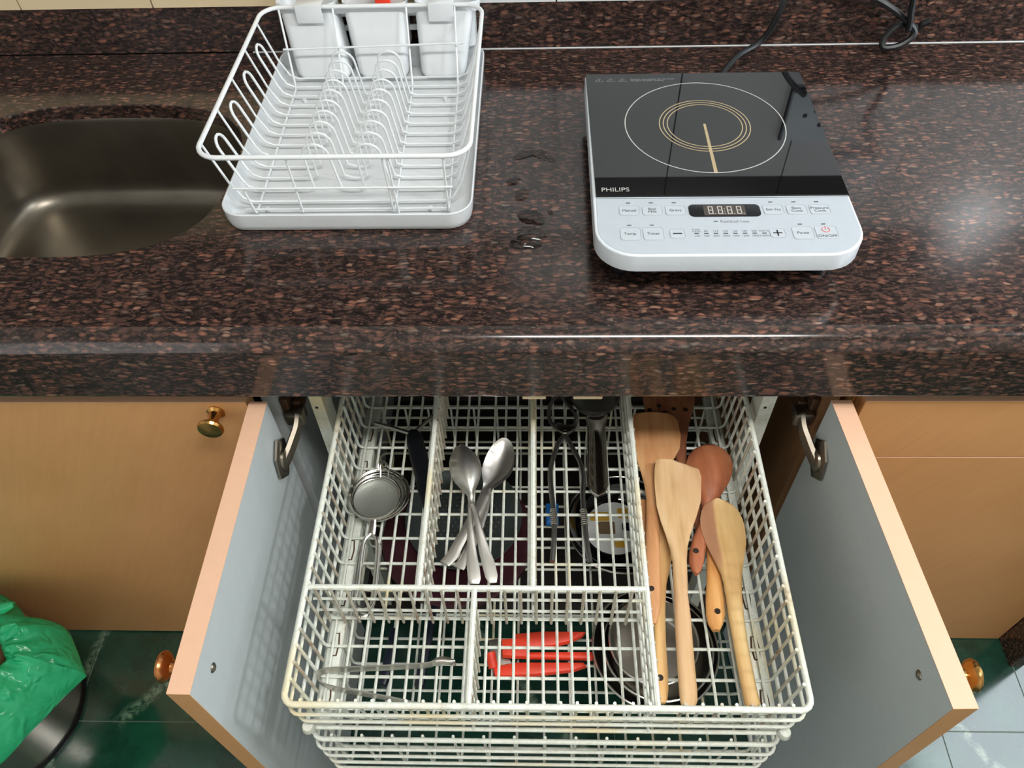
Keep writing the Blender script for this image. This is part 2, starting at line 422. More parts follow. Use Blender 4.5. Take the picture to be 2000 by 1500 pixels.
win = struct('window_1', G().box(XR+.03, XR+.07, .34, .38, .94, 2.06).box(XR+.03, XR+.07, 1.10, 1.14, .94, 2.06).box(XR+.03, XR+.07, .38, 1.10, .94, .98).box(XR+.03, XR+.07, .38, 1.10, 2.02, 2.06), 'white_plastic')
part('pane', G().box(XR+.047, XR+.053, .38, 1.10, .98, 2.02), 'pane', win, False)
# granite upstand behind the counter, white joint under it
bs = struct('trim_1', G().box(-1.6, .93, 1.2242, YB+.02, K+.0015, K+.0725), 'granite')
part('joint', G().box(-.46, .886, 1.2221, 1.2241, K-.004, K+.0012), 'sticker_white', bs, False)

# ------------------------------------------------------------------ countertop with the sink cut-out
def superell(cx, cy, a, b, n, e, z=None):
    o = []
    for k in range(n):
        t = 2*PI*k/n; c, s_ = math.cos(t), math.sin(t)
        p = (cx+a*math.copysign(abs(c)**(2/e), c), cy+b*math.copysign(abs(s_)**(2/e), s_))
        o.append(p if z is None else p+(z,))
    return o
def counter():
    x0, x1, ya, yb = -1.6, .8865, .609, 1.2220
    cx, cy, a_, b_ = -.63, .90, .216, .171
    ang = sorted([2*PI*k/96 for k in range(96)]+[math.atan2(y-cy, x-cx) % (2*PI) for x in (x0, x1) for y in (ya, yb)])
    inn, outr = [], []
    for t in ang:
        c, q = math.cos(t), math.sin(t); r = 1/((abs(c)/a_)**3+(abs(q)/b_)**3)**(1/3)
        inn.append((cx+r*c, cy+r*q))
        d = min(((x1 if c > 0 else x0)-cx)/c if abs(c) > 1e-9 else 1e9, ((yb if q > 0 else ya)-cy)/q if abs(q) > 1e-9 else 1e9)
        outr.append((cx+d*c, cy+d*q))
    g = G().rings([[p+(K-.022,) for p in inn], [p+(K-.0015,) for p in inn], [(cx+(x-cx)*1.006, cy+(y-cy)*1.008, K) for x, y in inn], [p+(K,) for p in outr]], False, False)
    prof = [(ya-.024*math.sin(a), K-.024*(1-math.cos(a))) for a in [PI/2*i/8 for i in range(9)]]+[(.585, K-.094), (.5865, K-.099), (.589, K-.101), (.606, K-.101), (.606, K-.03)]
    g.rings([[(x, y, z) for y, z in prof] for x in (x0, x1)], False, False, False)
    return g
solo('countertop', counter(), 'granite', 'polished brown and black granite worktop with a rounded front apron', 'countertop', smooth=35)

def sink():
    g = G(); rs = []
    for a, b, z, e in [(.226, .181, -.0225, 3), (.217, .172, -.0225, 3), (.215, .170, -.03, 3.1), (.211, .166, -.08, 3.6), (.207, .162, -.125, 4.2), (.203, .158, -.142, 4.5), (.195, .150, -.155, 4.5), (.182, .137, -.1625, 4.5), (.160, .115, -.1650, 4), (.05, .045, -.168, 2.2)]:
        rs.append(superell(-.63, .90, a, b, 72, e, K+z))
    g.rings(rs, False, True)
    return g
sk = thing('kitchen_sink', 'brushed stainless steel sink bowl set under the granite at left', 'sink', (-.63, .90, K-.168))
part('bowl', sink(), 'sink_steel', sk, 60)
dr = part('drain', G().lathe([(.0, .0005), (.03, .0005), (.042, .003), (.045, .0008)], (-.63, .86, K-.1672), n=28, cap=False), 'steel', sk)
part('strainer_plug', G().lathe([(.0, .004), (.02, .0035), (.028, .0015)], (-.63, .86, K-.1665), n=20, cap=False), 'dull_steel', dr)

# ------------------------------------------------------------------ cabinets
def knob(parent, base, axis, mat, L=.032, sgn=1):
    prof = [(0, 0), (.011, 0), (.0115, .002), (.0075, .005), (.006, .012), (.0075, .018), (.012, .021), (.0155, .024), (.0165, .027), (.015, .030), (.008, .0315), (0, .032)]
    g = G().lathe([(r, h*sgn) for r, h in prof], base, axis, 24, False)
    return part('knob', g, mat, parent)
cl = thing('base_cabinet', 'beige laminate cabinet under the sink with closed door and brass knob', 'cabinet', (-.8, .6, 0))
part('side_panel', G().box(-1.25, -1.232, .62, 1.15, .01, .745), 'laminate', cl, False)
part('bottom_panel', G().box(-1.232, -.38, .62, 1.15, .01, .028), 'laminate', cl, False)
d = part('door', G().box(-1.25, -.3616, .5975, .6195, .005, K-.1255, .0012), 'laminate', cl, 40)
part('edge_strip', G().box(-1.25, -.3618, .5982, .6190, K-.1256, K-.1249), 'edge_band', d, False)
knob(d, (-.404, .5975, K-.143), 'y', 'brass', sgn=-1)

cm = thing('base_cabinet', 'open cabinet with two grey lined doors swung out around the wire baskets', 'cabinet', (0, .62, 0))
part('side_panel', G().box(-.3555, -.3365, .6255, 1.15, .02, K-.104), 'grey_laminate', cm, False)
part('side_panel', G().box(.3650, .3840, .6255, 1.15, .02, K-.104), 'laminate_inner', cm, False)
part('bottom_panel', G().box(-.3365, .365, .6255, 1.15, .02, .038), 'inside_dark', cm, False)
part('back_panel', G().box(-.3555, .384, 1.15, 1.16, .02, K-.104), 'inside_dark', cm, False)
for x0, x1 in ((-.0165, .012), (.045, .080)):
    part('catch', G().box(x0, x1, .590, .615, K-.109, K-.1015, .001), 'cream_plastic', cm)
for x0, x1, xs in ((-.300, -.283, 1), (.2945, .3125, -1)):
    p = part('frame_post', G().box(x0, x1, .640, .644, .04, K-.104).box((x1-.0035) if xs > 0 else x0, x1 if xs > 0 else x0+.0035, .644, .672, .04, K-.104), 'basket_wire', cm, False)
    xm = (x0+x1)/2
    part('screw_hole', G().lathe([(0, -.0003), (.0022, -.0003), (.0022, .0006)], (xm-.002, .6398, K-.190), 'y', 12, False), 'hole_dark', p)
def door(corners, hinge_x, knob_base, ksgn, kmat, screw, inner_x, label):
    poly = corners
    d = part('door', G().prism(poly, .006, K-.130, .0008), 'grey_laminate', cm, 40); d['label'] = label
    big = inset(poly if area2(poly) > 0 else poly[::-1], -.0006)
    P = [Vector(p) for p in big]
    g = G().prism(inset(poly if area2(poly) > 0 else poly[::-1], -.0004), K-.1301, K-.1292)
    part('edge_strip', g, 'edge_band', d, False)
    return d
# left door: front corner at Y .245, hinge side at Y .602
LD = [(-.3342, .2447), (-.3565, .2449), (-.3587, .602), (-.3365, .602)]
RD = [(.3885, .2394), (.4114, .2400), (.3860, .604), (.3620, .604)]
dl = door(LD, 0, 0, 0, 0, 0, 0, 'left door, grey lining and peach edges')
dr_ = door(RD, 0, 0, 0, 0, 0, 0, 'right door, grey lining and peach edges')
def facing(poly, i, j, z0, z1, th, mat, parent, name):
    a, b = Vector(poly[i]), Vector(poly[j]); n = Vector(((b-a).y, -(b-a).x)).normalized()
    c = sum((Vector(p) for p in poly), Vector((0, 0)))/4
    if n.dot(a-c) < 0: n = -n
    q = [tuple(a), tuple(b), tuple(b+n*th), tuple(a+n*th)]
    return part(name, G().prism(q, z0, z1), mat, parent, False)
facing(LD, 0, 1, .006, K-.1295, .0007, 'laminate', dl, 'front_edge'); facing(LD, 1, 2, .006, K-.1295, .0007, 'laminate', dl, 'outer_face')
facing(RD, 0, 1, .006, K-.1295, .0007, 'laminate', dr_, 'front_edge'); facing(RD, 1, 2, .006, K-.1295, .0007, 'laminate', dr_, 'outer_face')
knob(dl, (-.3575, .2835, K-.166), 'x', 'copper_brass', sgn=-1)
knob(dr_, (.4095, .283, K-.166), 'x', 'brass', sgn=1)
for d_, x, sg in ((dl, -.3339, 1), (dr_, .3850, -1)):
    s_ = part('screw', G().lathe([(0, sg*.0025), (.003, sg*.002), (.005, sg*.0006), (.0055, 0)], (x, .284, K-.169), 'x', 16, False), 'zinc', d_)
def hinge(d_, xd, sg, xp):
    # lozenge cup plate on the door, bent chrome arm, knuckle and mounting plate on the side panel
    z = K-.213
    X = lambda a, b: (min(a, b), max(a, b))
    pl_ = [(.549, z-.012), (.570, z-.034), (.592, z-.020), (.597, z+.014), (.578, z+.034), (.556, z+.020)]
    g = G().rings([[(xd, y, q) for y, q in pl_], [(xd+sg*.003, y, q) for y, q in pl_], [(xd+sg*.0045, .573+(y-.573)*.85, z+(q-z)*.85) for y, q in pl_]])
    g.lathe([(.0, sg*.006), (.011, sg*.006), (.015, sg*.0045), (.0155, 0)], (xd+sg*.003, .573, z), 'x', 20, False)
    h = part('hinge', g, 'zinc', d_)
    arm = smoothpath([(xd+sg*.003, .566, z-.006), (xd+sg*.009, .580, z+.001), (xd+sg*.014, .597, z+.008), (xd+sg*.018, .612, z+.015), (xd+sg*.018, .626, z+.021)], 4)
    ga = G()
    ga.rings([[(x+sg*a, y+b, q+c) for a, b, c in ((-.002, -.002, -.011), (.003, -.003, -.009), (.0045, -.003, 0), (.003, -.003, .009), (-.002, -.002, .011), (-.004, .002, .009), (-.004, .002, -.009))] for x, y, q in arm])
    k = ga.box(*X(xp+sg*.004, xp+sg*.028), .620, .642, z+.008, z+.030, .003)
    part('arm', ga, 'hinge_steel', d_)
    gb = G().box(*X(xp, xp+sg*.010), .630, .720, z-.004, z+.052, .002).box(*X(xp+sg*.010, xp+sg*.022), .640, .715, z+.010, z+.034, .003)
    gb.lathe([(0, sg*.003), (.004, sg*.0025), (.005, 0)], (xp+sg*.022, .668, z+.022), 'x', 12, False)
    part('mounting_plate', gb, 'rusty_metal', d_)
hinge(dl, -.3339, 1, -.3365); hinge(dr_, .3640, -1, .365)

cr = thing('base_cabinet', 'beige laminate cabinet with a drawer front under the hob at right', 'cabinet', (.65, .6, 0))
part('drawer_front', G().box(.400, .886, .5975, .6195, K-.2415, K-.1235, .0012), 'laminate', cr, 40)
part('edge_strip', G().box(.401, .886, .5982, .6190, K-.1236, K-.1228), 'edge_band', cr, False)
part('door', G().box(.400, .886, .5975, .6195, .003, K-.2435, .0012), 'laminate', cr, 40)
part('edge_strip', G().box(.401, .886, .5980, .6190, K-.2436, K-.2428), 'edge_band', cr, False)
part('side_panel', G().box(.3985, .412, .622, 1.15, .01, K-.104), 'laminate', cr, False)
part('bottom_panel', G().box(.412, .886, .622, 1.15, .01, .028), 'laminate', cr, False)
part('back_panel', G().box(.412, .886, 1.15, 1.16, .01, K-.104), 'laminate', cr, False)
solo('end_panel', G().box(.8875, .912, .545, 1.20, 0, K, .002), 'granite', 'dark granite slab standing on the floor at the end of the right cabinet', 'panel', smooth=40)

# ------------------------------------------------------------------ wire baskets
CACHE = {}
def wire(name, key, fn, r, off, parent, mat='basket_wire', n=6):
    """fn() gives the path of a wire; the same key shares one mesh, moved by off"""
    if key not in CACHE: CACHE[key] = mesh(name, G().tube(fn(), r, n=n), 'worn_wire' if name == 'upright_wire' else mat, True)
    me, c = CACHE[key]; return link(name, me, c+Vector(off), parent)
def bend(pts, r, n=3):
    """round the corners of a path that lies in the XZ or YZ plane"""
    P = [Vector(p) for p in pts]; out = [P[0]]
    for i in range(1, len(P)-1):
        a, b, c = P[i-1], P[i], P[i+1]; d1 = (a-b).normalized()*r; d2 = (c-b).normalized()*r
        for k in range(n+1):
            t = k/n; out.append((b+d1)*(1-t)**2+b*2*t*(1-t)+(b+d2)*t*t)
    out.append(P[-1]); return [tuple(p) for p in out]
def basket(name, label, x0, x1, y0, y1, zr, zb, step_x, step_y, step_u, r_rim, r_w, levels, tape):
    """x0..x1, y0..y1 at the rim; the bottom is smaller by tape"""
    b = thing(name, label, 'wire basket', ((x0+x1)/2, (y0+y1)/2, zb))
    part('rim', G().tube([(x, y, zr) for x, y in rrect(x0, x1, y0, y1, .012)], r_rim, True, 10), 'basket_wire', b)
    for i in range(1, levels+1):
        t = i/(levels+.0); q = tape*t; z = zr+(zb-zr)*t
        part('side_rod' if i < levels else 'bottom_rod', G().tube([(x, y, z+.0008) for x, y in rrect(x0+q-.0035, x1-q+.0035, y0+q-.0035, y1-q+.0035, .012)], r_w*1.1 if i < levels else r_w*1.35, True, 8), 'basket_wire', b)
    return b
BX0, BX1, BY0, BY1 = -.2672, .2852, .2608, .76
ZR, ZB, TP = K-.21, K-.303, .007
b1 = basket('cutlery_basket', 'upper pull-out wire basket, cream coated and rusty, divided for cutlery', BX0, BX1, BY0, BY1, ZR, ZB, 0, 0, 0, .0036, .0019, 3, TP)
xs = [(-0.2487,0.3037),(-0.2280,0.3040),(-0.2087,0.3042),(-0.1899,0.3044),(-0.1724,0.3046),(-0.1542,0.3048),(-0.1367,0.3049),(-0.1186,0.3051),(-0.1012,0.3053),(-0.0861,0.3055),(-0.0609,0.3058),(-0.0446,0.3059),(-0.0272,0.3061),(-0.0098,0.3063),(0.0081,0.3065),(0.0255,0.3067),(0.0428,0.3069),(0.0626,0.3071),(0.0817,0.3073),(0.1007,0.3075),(0.1186,0.3077)]+[(0.1728,0.4389),(0.2077,0.4391),(0.2355,0.4393),(0.2658,0.4396)]
xs = [x if not isinstance(x, tuple) else x[0] for x in xs]
for x in xs:
    wire('bottom_wire', 'b1l', lambda: bend([(0, BY0+.004, ZR+.003), (0, BY0+TP+.002, ZB), (0, BY1-TP-.002, ZB), (0, BY1-.004, ZR+.003)], .012), .0019, (x, 0, 0), b1)
ys = [.2865+.0369*i for i in range(13)]
for y in ys:
    wire('cross_wire', 'b1c', lambda: bend([(BX0+.004, 0, ZR+.003), (BX0+TP+.002, 0, ZB-.0035), (BX1-TP-.002, 0, ZB-.0035), (BX1-.004, 0, ZR+.003)], .010), .0020, (0, y, 0), b1)
for y in ys:
    wire('upright_wire', 'b1ul', lambda: [(BX0+.004, 0, ZR+.003), (BX0+TP+.002, 0, ZB-.002)], .0019, (0, y+.01845, 0), b1)
    wire('upright_wire', 'b1ur', lambda: [(BX1-.004, 0, ZR+.003), (BX1-TP-.002, 0, ZB-.002)], .0019, (0, y+.01845, 0), b1)
for x in [.155, .1925, .224, .251]:
    wire('upright_wire', 'b1uf', lambda: [(0, BY0+.004, ZR+.003), (0, BY0+TP+.002, ZB)], .0019, (x, 0, 0), b1)
def divider(ax, c, a0, a1, step):
    """wire divider wall; ax 'y' runs along Y at X=c"""
    P = (lambda u, z: (c, u, z)) if ax == 'y' else (lambda u, z: (u, c, z))
    d = part('divider', G().tube([P(a0, ZR), P(a1, ZR)], .0034, n=8), 'basket_wire', b1)
    for z in (ZR-.032, ZR-.064, ZB+.004):
        part('rod', G().tube([P(a0, z), P(a1, z)], .0019, n=6), 'basket_wire', d)
    n = int((a1-a0)/step)
    for i in range(n):
        u = a0+step*(i+.5); jx = random.uniform(-.0006, .0006)
        off = (c, u, 0) if ax == 'y' else (u, c, 0)
        wire('upright_wire', 'dv'+ax, (lambda: [(.0026, 0, ZR+.0022), (.0030, 0, ZB)]) if ax == 'y' else (lambda: [(0, -.0026, ZR+.0022), (0, -.0030, ZB)]), .0019, off, d)
divider('y', -.1355, .393, BY1-.004, .0192)
divider('y', -.0040, .393, BY1-.004, .0192)
divider('y', .1262, BY0+.002, BY1-.004, .0192)
divider('y', -.0712, BY0+.002, .393, .0192)
divider('x', .3930, BX0+.002, .1262, .0183)
for sx, xa, xb in ((-1, BX0+.010, BX0+.029), (1, BX1-.029, BX1-.010)):
    sr = part('slide_rail', G().box(xa, xb, BY0+.012, BY1, ZB-.020, ZB-.0075, .0015), 'basket_wire', b1)
    for i in range(7):
        y = .30+i*.064; xm = (xa+xb)/2
        wire('slot', 'slot%d' % sx, lambda: [(xm-.003, -.014, ZB-.0072), (xm+.003, -.014, ZB-.0072), (xm+.0045, 0, ZB-.0072), (xm+.003, .014, ZB-.0072), (xm-.003, .014, ZB-.0072), (xm-.0045, 0, ZB-.0072), (xm-.003, -.014, ZB-.0072)], .0011, (0, y, 0), sr, 'rusty_metal', 5)
for x in (BX0+.008, BX1-.008):
    part('stop_knob', G().lathe([(0, -.004), (.006, -.004), (.008, 0), (.006, .008), (0, .009)], (x, BY0+.002, ZB+.004), 'z', 14, False), 'basket_wire', b1)

ZR2, ZB2 = K-.344, K-.475
b2 = basket('pan_basket', 'lower pull-out wire basket of cream rusty wire, holding steel pans', BX0+.002, BX1-.002, BY0+.002, BY1, ZR2, ZB2, 0, 0, 0, .0030, .0019, 4, .003)
for i in range(15):
    wire('bottom_wire', 'b2l', lambda: bend([(0, BY0+.006, ZR2+.003), (0, BY0+.007, ZB2), (0, BY1-.007, ZB2), (0, BY1-.004, ZR2+.003)], .012), .0019, (-.243+.0362*i, 0, 0), b2)
for i in range(13):
    wire('cross_wire', 'b2c', lambda: bend([(BX0+.006, 0, ZR2+.003), (BX0+.007, 0, ZB2-.0035), (BX1-.007, 0, ZB2-.0035), (BX1-.006, 0, ZR2+.003)], .010), .0020, (0, .29+.0369*i, 0), b2)

# ------------------------------------------------------------------ things in the lower basket
zf = ZB2+.0022
def disc_at(c, r, z, prof, mat, n=40): return G().lathe(prof, (c[0], c[1], z), 'z', n, False)
c1 = [(-0.1142,0.6254)][0]
sp = thing('perforated_plate', 'round grey steel plate full of small holes, in the lower basket under the spoons', 'strainer plate', (c1[0], c1[1], zf+.012))
part('plate', disc_at(c1, .085, zf+.012, [(0, .004), (.064, .004), (.074, .006), (.092, .012), (.0925, .011), (.074, .0045), (.064, .0025), (0, .0025)], 'd'), 'plate_grey', sp)
gp = G()
for i in range(-7, 8):
    for j in range(-7, 8):
        x, y = i*.0085+(j % 2)*.00425, j*.0075
        if math.hypot(x, y) < .056: gp.lathe([(0, .0012), (.0012, .0009), (.0017, 0)], (c1[0]+x, c1[1]+y, zf+.016), 'z', 6, False)
o = part('perforations', gp, 'dull_steel', sp); o['kind'] = 'stuff'
c2 = [(-0.1177,0.5967)][0]
solo('maroon_lid', disc_at((c2[0]-.005, c2[1]), .12, zf, [(0, .0085), (.105, .0085), (.112, .0105), (.118, .0095), (.118, 0), (.10, 0), (0, .0)], 'm'), 'maroon', 'dark maroon round lid lying beneath the perforated plate', 'lid')
c3 = [(0.1304,0.6024)][0]
ld = thing('frying_pan', 'black shiny pan with a white and yellow paper label, in the lower basket', 'pan', (c3[0], c3[1], zf))
part('body', disc_at(c3, .08, zf, [(0, 0), (.060, 0), (.075, .020), (.082, .040), (.0835, .040), (.0835, .042), (.079, .041), (.070, .022), (.055, .012), (0, .012)], 'b'), 'glass_black', ld)
part('rim', G().tube(circ(c3[0], c3[1], .0835, 48, zf+.0425), .0016, True), 'steel', ld)
lb = part('paper_label', disc_at((c3[0]-.008, c3[1]+.008), .04, zf+.0125, [(0, .0006), (.046, .0006), (.046, 0)], 's'), 'sticker_white', ld)
for dx, dy, wv_, hv_, mt in ((-.022, .020, .030, .016, 'sticker_yellow'), (.016, .026, .02, .018, 'sticker_yellow'), (-.012, .0, .026, .022, 'sticker_brown'), (.008, -.026, .018, .016, 'sticker_yellow'), (.020, .002, .016, .014, 'navy_plastic')):
    cx, cy = c3[0]-.008+dx, c3[1]+.008+dy
    part('print', G().prism(rrect(cx-wv_/2, cx+wv_/2, cy-hv_/2, cy+hv_/2, .003), zf+.0131, zf+.0134), mt, lb, False)
c4 = [(0.1650,0.4153)][0]
for i, (rr, h, dx, dy, lab) in enumerate(((.088, .030, 0, 0, 'widest steel bowl, outermost of the nested stack in the lower basket'), (.076, .034, .003, -.002, 'middle steel bowl of the nested stack in the lower basket'), (.062, .036, -.003, .004, 'smallest steel bowl, innermost of the nested stack in the lower basket'))):
    z = zf+.004*i
    bw = thing('steel_bowl', lab, 'bowl', (c4[0]+dx, c4[1]+dy, z), 'nested steel bowls in the lower basket')
    part('body', disc_at((c4[0]+dx, c4[1]+dy), rr, z, [(0, 0), (rr*.80, 0), (rr*.90, .006), (rr*.98, h), (rr*.965, h), (rr*.88, .008), (rr*.78, .0022), (0, .0022)], 'd'), 'dull_steel', bw)
    part('rim', G().tube(circ(c4[0]+dx, c4[1]+dy, rr*.98, 48, z+h), .0018, True), 'steel', bw)
# red hinged tool
def flat(z, th, pts, b=.0015): return G().prism(pts, z, z+th, b)
zr_ = ZB2+.010
ht = thing('hinged_tool', 'red plastic hinged hand tool with two long handles, under the front compartment', 'kitchen tool', ([(0.0019,0.4081)][0][0], [(0.0019,0.4081)][0][1], zf))
part('upper_handle', flat(zr_+.008, .012, [(-0.0298,0.4340),(0.0092,0.4380),(0.0697,0.4378),(0.0651,0.4319),(0.0448,0.4229),(0.0204,0.4168),(-0.0066,0.4144),(-0.0294,0.4134)], .003), 'red_plastic', ht)
part('middle_handle', flat(zr_-.002, .010, [(-0.0295,0.4057),(-0.0081,0.4124),(0.0778,0.4139),(0.0825,0.4082),(0.0787,0.4031),(-0.0081,0.4037)], .003), 'red_plastic', ht)
part('lower_handle', flat(zr_-.007, .012, [(-0.0608,0.3943),(-0.0324,0.3988),(0.0660,0.3998),(0.0701,0.3948),(0.0514,0.3883),(0.0019,0.3821),(-0.0575,0.3787)], .003), 'red_plastic', ht)
part('hinge_block', flat(zr_+.012, .012, [(-0.0488,0.4244),(-0.0138,0.4262),(-0.0129,0.4002),(-0.0305,0.4001),(-0.0468,0.4013)], .002), 'red_plastic', ht)
part('pivot', G().tube([[(-0.0645,0.4093)][0]+(zr_+.012,), [(-0.0596,0.3895)][0]+(zr_+.006,)], .007, n=12), 'red_plastic', ht)
part('spring_plate', flat(zr_+.004, .002, [(-0.0686,0.4292),(-0.0528,0.4323),(-0.0334,0.3962),(-0.0615,0.3917)]), 'dull_steel', ht)
def bar(name, pts, z, th, mat, label, cat): return solo(name, G().prism(pts, z, z+th, .003), mat, label, cat)
bar('kitchen_knife', [(-0.2104,0.4475),(-0.1999,0.4461),(-0.2002,0.3972),(-0.2078,0.3646),(-0.2179,0.3659),(-0.2151,0.4014)], zf, .014, 'navy_plastic', 'knife with a glossy black handle, seen through the front left compartment', 'knife')
bar('kitchen_knife', [(-0.1540,0.4805),(-0.1463,0.4790),(-0.1503,0.4195),(-0.1554,0.3638),(-0.1683,0.3650),(-0.1635,0.4209)], zf, .014, 'navy_plastic', 'knife with a long dark navy handle, right of the glossy black one', 'knife')
solo('blue_packet', G().prism(rrect(*[f for f in ([(0.0152,0.6244)][0][0], [(0.0362,0.6245)][0][0], [(0.0264,0.6190)][0][1], [(0.0269,0.6561)][0][1])], .003), zf, zf+.012, .003), 'blue_print', 'small bright blue packet beneath the left handle of the steel pincers', 'packet')
bar('steel_strip', [(-0.2860,0.5975),(-0.2747,0.5976),(-0.2817,0.4955),(-0.2908,0.4954)], zf, .004, 'dull_steel', 'narrow steel strip in the lower basket below the strainer handles', 'strip')

# ------------------------------------------------------------------ cutlery and tools in the upper basket
ZT = ZB+.002     # top of the bottom wires
def stations(lr, z, th, dish):
    n = len(lr)//2; f = lambda v, i: v(i/(n-1)) if callable(v) else v
    return [(lr[2*i], lr[2*i+1], f(z, i), f(th, i), f(dish, i)) for i in range(n)]
def hole(parent, c, z, r=.0035):
    part('hang_hole', G().lathe([(0, .0004), (r, .0004), (r*1.1, 0)], (c[0], c[1], z), 'z', 14, False), 'hole_dark', parent)
def utensil(name, label, cat, lr, z, th, dish, mat, group, holes=()):
    st = stations(lr, z, th, dish); x = [(a[0]+b_[0])/2 for a, b_, *_ in st]; y = [(a[1]+b_[1])/2 for a, b_, *_ in st]
    k = len(st)//2
    r = thing(name, label, cat, (x[k], y[k], min(s[2]-s[3]/2 for s in st)), group)
    o = part('body', G().blade(st, 8), mat, r, 60)
    for c, zz in holes: hole(r, c, zz)
    return r
gw = 'wooden spoons and spatulas in the right compartment'
z1, z2, z3 = ZT+.006, ZT+.016, ZT+.028
# slotted turner at the back, its orange handle in front
su = utensil('slotted_turner', 'wooden turner coloured dark as in shade, with small holes, farthest back, partly under the counter', 'spatula',
        [(0.1602,0.7445),(0.2379,0.7445),(0.1596,0.7289),(0.2359,0.7289),(0.1615,0.7078),(0.2302,0.7079),(0.1738,0.6799),(0.2208,0.6799),(0.1871,0.6528),(0.2146,0.6529),(0.1971,0.6266),(0.2121,0.6266),(0.2017,0.5927),(0.2157,0.5928),(0.2078,0.5522),(0.2222,0.5523),(0.2114,0.5061),(0.2286,0.5062)], lambda t: z1+.006*(1-t), .008, 0, 'wood_shaded', gw)
for p in [(0.1668,0.7093),(0.1816,0.7168),(0.2026,0.7111),(0.2195,0.7092),(0.1886,0.7045)]: hole(su, p, z1+.0094, .003)
of = utensil('wooden_spoon', 'spoon with an orange handle and rounded end, between the pale spatula and the ridged spoon', 'spoon',
        [(0.2173,0.5329),(0.2322,0.5330),(0.2200,0.5025),(0.2339,0.5026),(0.2198,0.4768),(0.2348,0.4769),(0.2154,0.4449),(0.2340,0.4450),(0.2104,0.4175),(0.2337,0.4177),(0.2083,0.3977),(0.2313,0.3979),(0.2092,0.3860),(0.2271,0.3862),(0.2130,0.3784),(0.2222,0.3784)], z1+.002, .009, 0, 'wood_orange', gw, [([(0.2218,0.4013)][0], z1+.0066)])
ds = utensil('wooden_spatula', 'slim pale yellow spatula with a dark hanging hole, beside the wire divider', 'spatula',
        [(0.1470,0.5337),(0.1763,0.5338),(0.1457,0.5032),(0.1771,0.5033),(0.1447,0.4773),(0.1756,0.4775),(0.1456,0.4594),(0.1710,0.4596),(0.1463,0.4384),(0.1643,0.4385),(0.1450,0.4046),(0.1594,0.4047),(0.1425,0.3659),(0.1560,0.3660),(0.1396,0.3290),(0.1546,0.3292),(0.1388,0.3084),(0.1530,0.3085),(0.1394,0.2963),(0.1505,0.2964),(0.1408,0.2929),(0.1484,0.2930)], z1, .007, 0, 'wood_yellow', gw, [([(0.1444,0.3209)][0], z1+.0036)])
utensil('wooden_spoon', 'spoon of which only a short reddish handle end shows, left of the square spatula', 'spoon', [(0.1416,0.5623),(0.1525,0.5608),(0.1400,0.5432),(0.1523,0.5433),(0.1394,0.5123),(0.1508,0.5124),(0.1388,0.4825),(0.1494,0.4826)], z1-.001, .006, 0, 'wood_tan', gw)
utensil('wooden_spatula', 'broad square reddish brown spatula half in the counter shadow', 'spatula',
        [(0.1446,0.6966),(0.1933,0.6966),(0.1414,0.6938),(0.2001,0.6920),(0.1392,0.6846),(0.2042,0.6828),(0.1379,0.6583),(0.2057,0.6583),(0.1383,0.6362),(0.2017,0.6363),(0.1408,0.6147),(0.1903,0.6165),(0.1443,0.5979),(0.1793,0.5996),(0.1474,0.5773),(0.1715,0.5774),(0.1480,0.5533),(0.1656,0.5533),(0.1452,0.5222),(0.1625,0.5223),(0.1393,0.4706),(0.1580,0.4708),(0.1362,0.4289),(0.1551,0.4291),(0.1363,0.4024),(0.1518,0.4025),(0.1373,0.3862),(0.1471,0.3863),(0.1387,0.3818),(0.1436,0.3818)], lambda t: z3-.006-.005*t, .008, 0, 'wood_tan', gw, [([(0.1427,0.4261)][0], z3-.0062)])
utensil('round_spoon', 'round reddish wooden ladle lying with its domed back up', 'spoon',
        [(0.2343,0.6441),(0.2543,0.6441),(0.2219,0.6371),(0.2647,0.6371),(0.2126,0.6249),(0.2714,0.6250),(0.2074,0.6113),(0.2726,0.6106),(0.2065,0.5978),(0.2687,0.5947),(0.2088,0.5830),(0.2618,0.5815),(0.2134,0.5700),(0.2530,0.5685),(0.2188,0.5588),(0.2452,0.5573),(0.2214,0.5477),(0.2390,0.5478),(0.2202,0.5337),(0.2337,0.5338),(0.2135,0.5184),(0.2295,0.5185),(0.2029,0.4974),(0.2219,0.4975),(0.1958,0.4777),(0.2166,0.4778),(0.1941,0.4634),(0.2127,0.4635),(0.1966,0.4529),(0.2081,0.4529),(0.1998,0.4480),(0.2043,0.4480)], lambda t: z2+.002*(1-t), lambda t: .006+.003*t, lambda t: -.013*max(0, math.sin(PI*min(1, t*1.75+.02)))*(t < .57), 'wood_red', gw, [([(0.2042,0.4785)][0], z2+.0048)])
utensil('wooden_spatula', 'long pale slanted spatula on top of the pile, handle to the front rim', 'spatula',
        [(0.1642,0.6063),(0.1918,0.6047),(0.1622,0.5997),(0.2070,0.5989),(0.1606,0.5906),(0.2207,0.5924),(0.1595,0.5791),(0.2226,0.5809),(0.1586,0.5630),(0.2202,0.5632),(0.1587,0.5356),(0.2170,0.5436),(0.1619,0.5151),(0.2079,0.5198),(0.1665,0.4958),(0.1985,0.4975),(0.1701,0.4756),(0.1923,0.4786),(0.1715,0.4587),(0.1894,0.4602),(0.1705,0.4448),(0.1882,0.4449),(0.1688,0.4178),(0.1855,0.4180),(0.1664,0.3854),(0.1857,0.3856),(0.1646,0.3543),(0.1842,0.3545),(0.1630,0.3245),(0.1833,0.3247),(0.1624,0.3044),(0.1829,0.3046),(0.1624,0.2904),(0.1817,0.2906),(0.1640,0.2849),(0.1787,0.2850)], lambda t: z3+.008-.016*t, .009, lambda t: .003*math.sin(PI*min(1, t*1.9)), 'wood_pale', gw, [([(0.1751,0.3125)][0], z3-.002)])
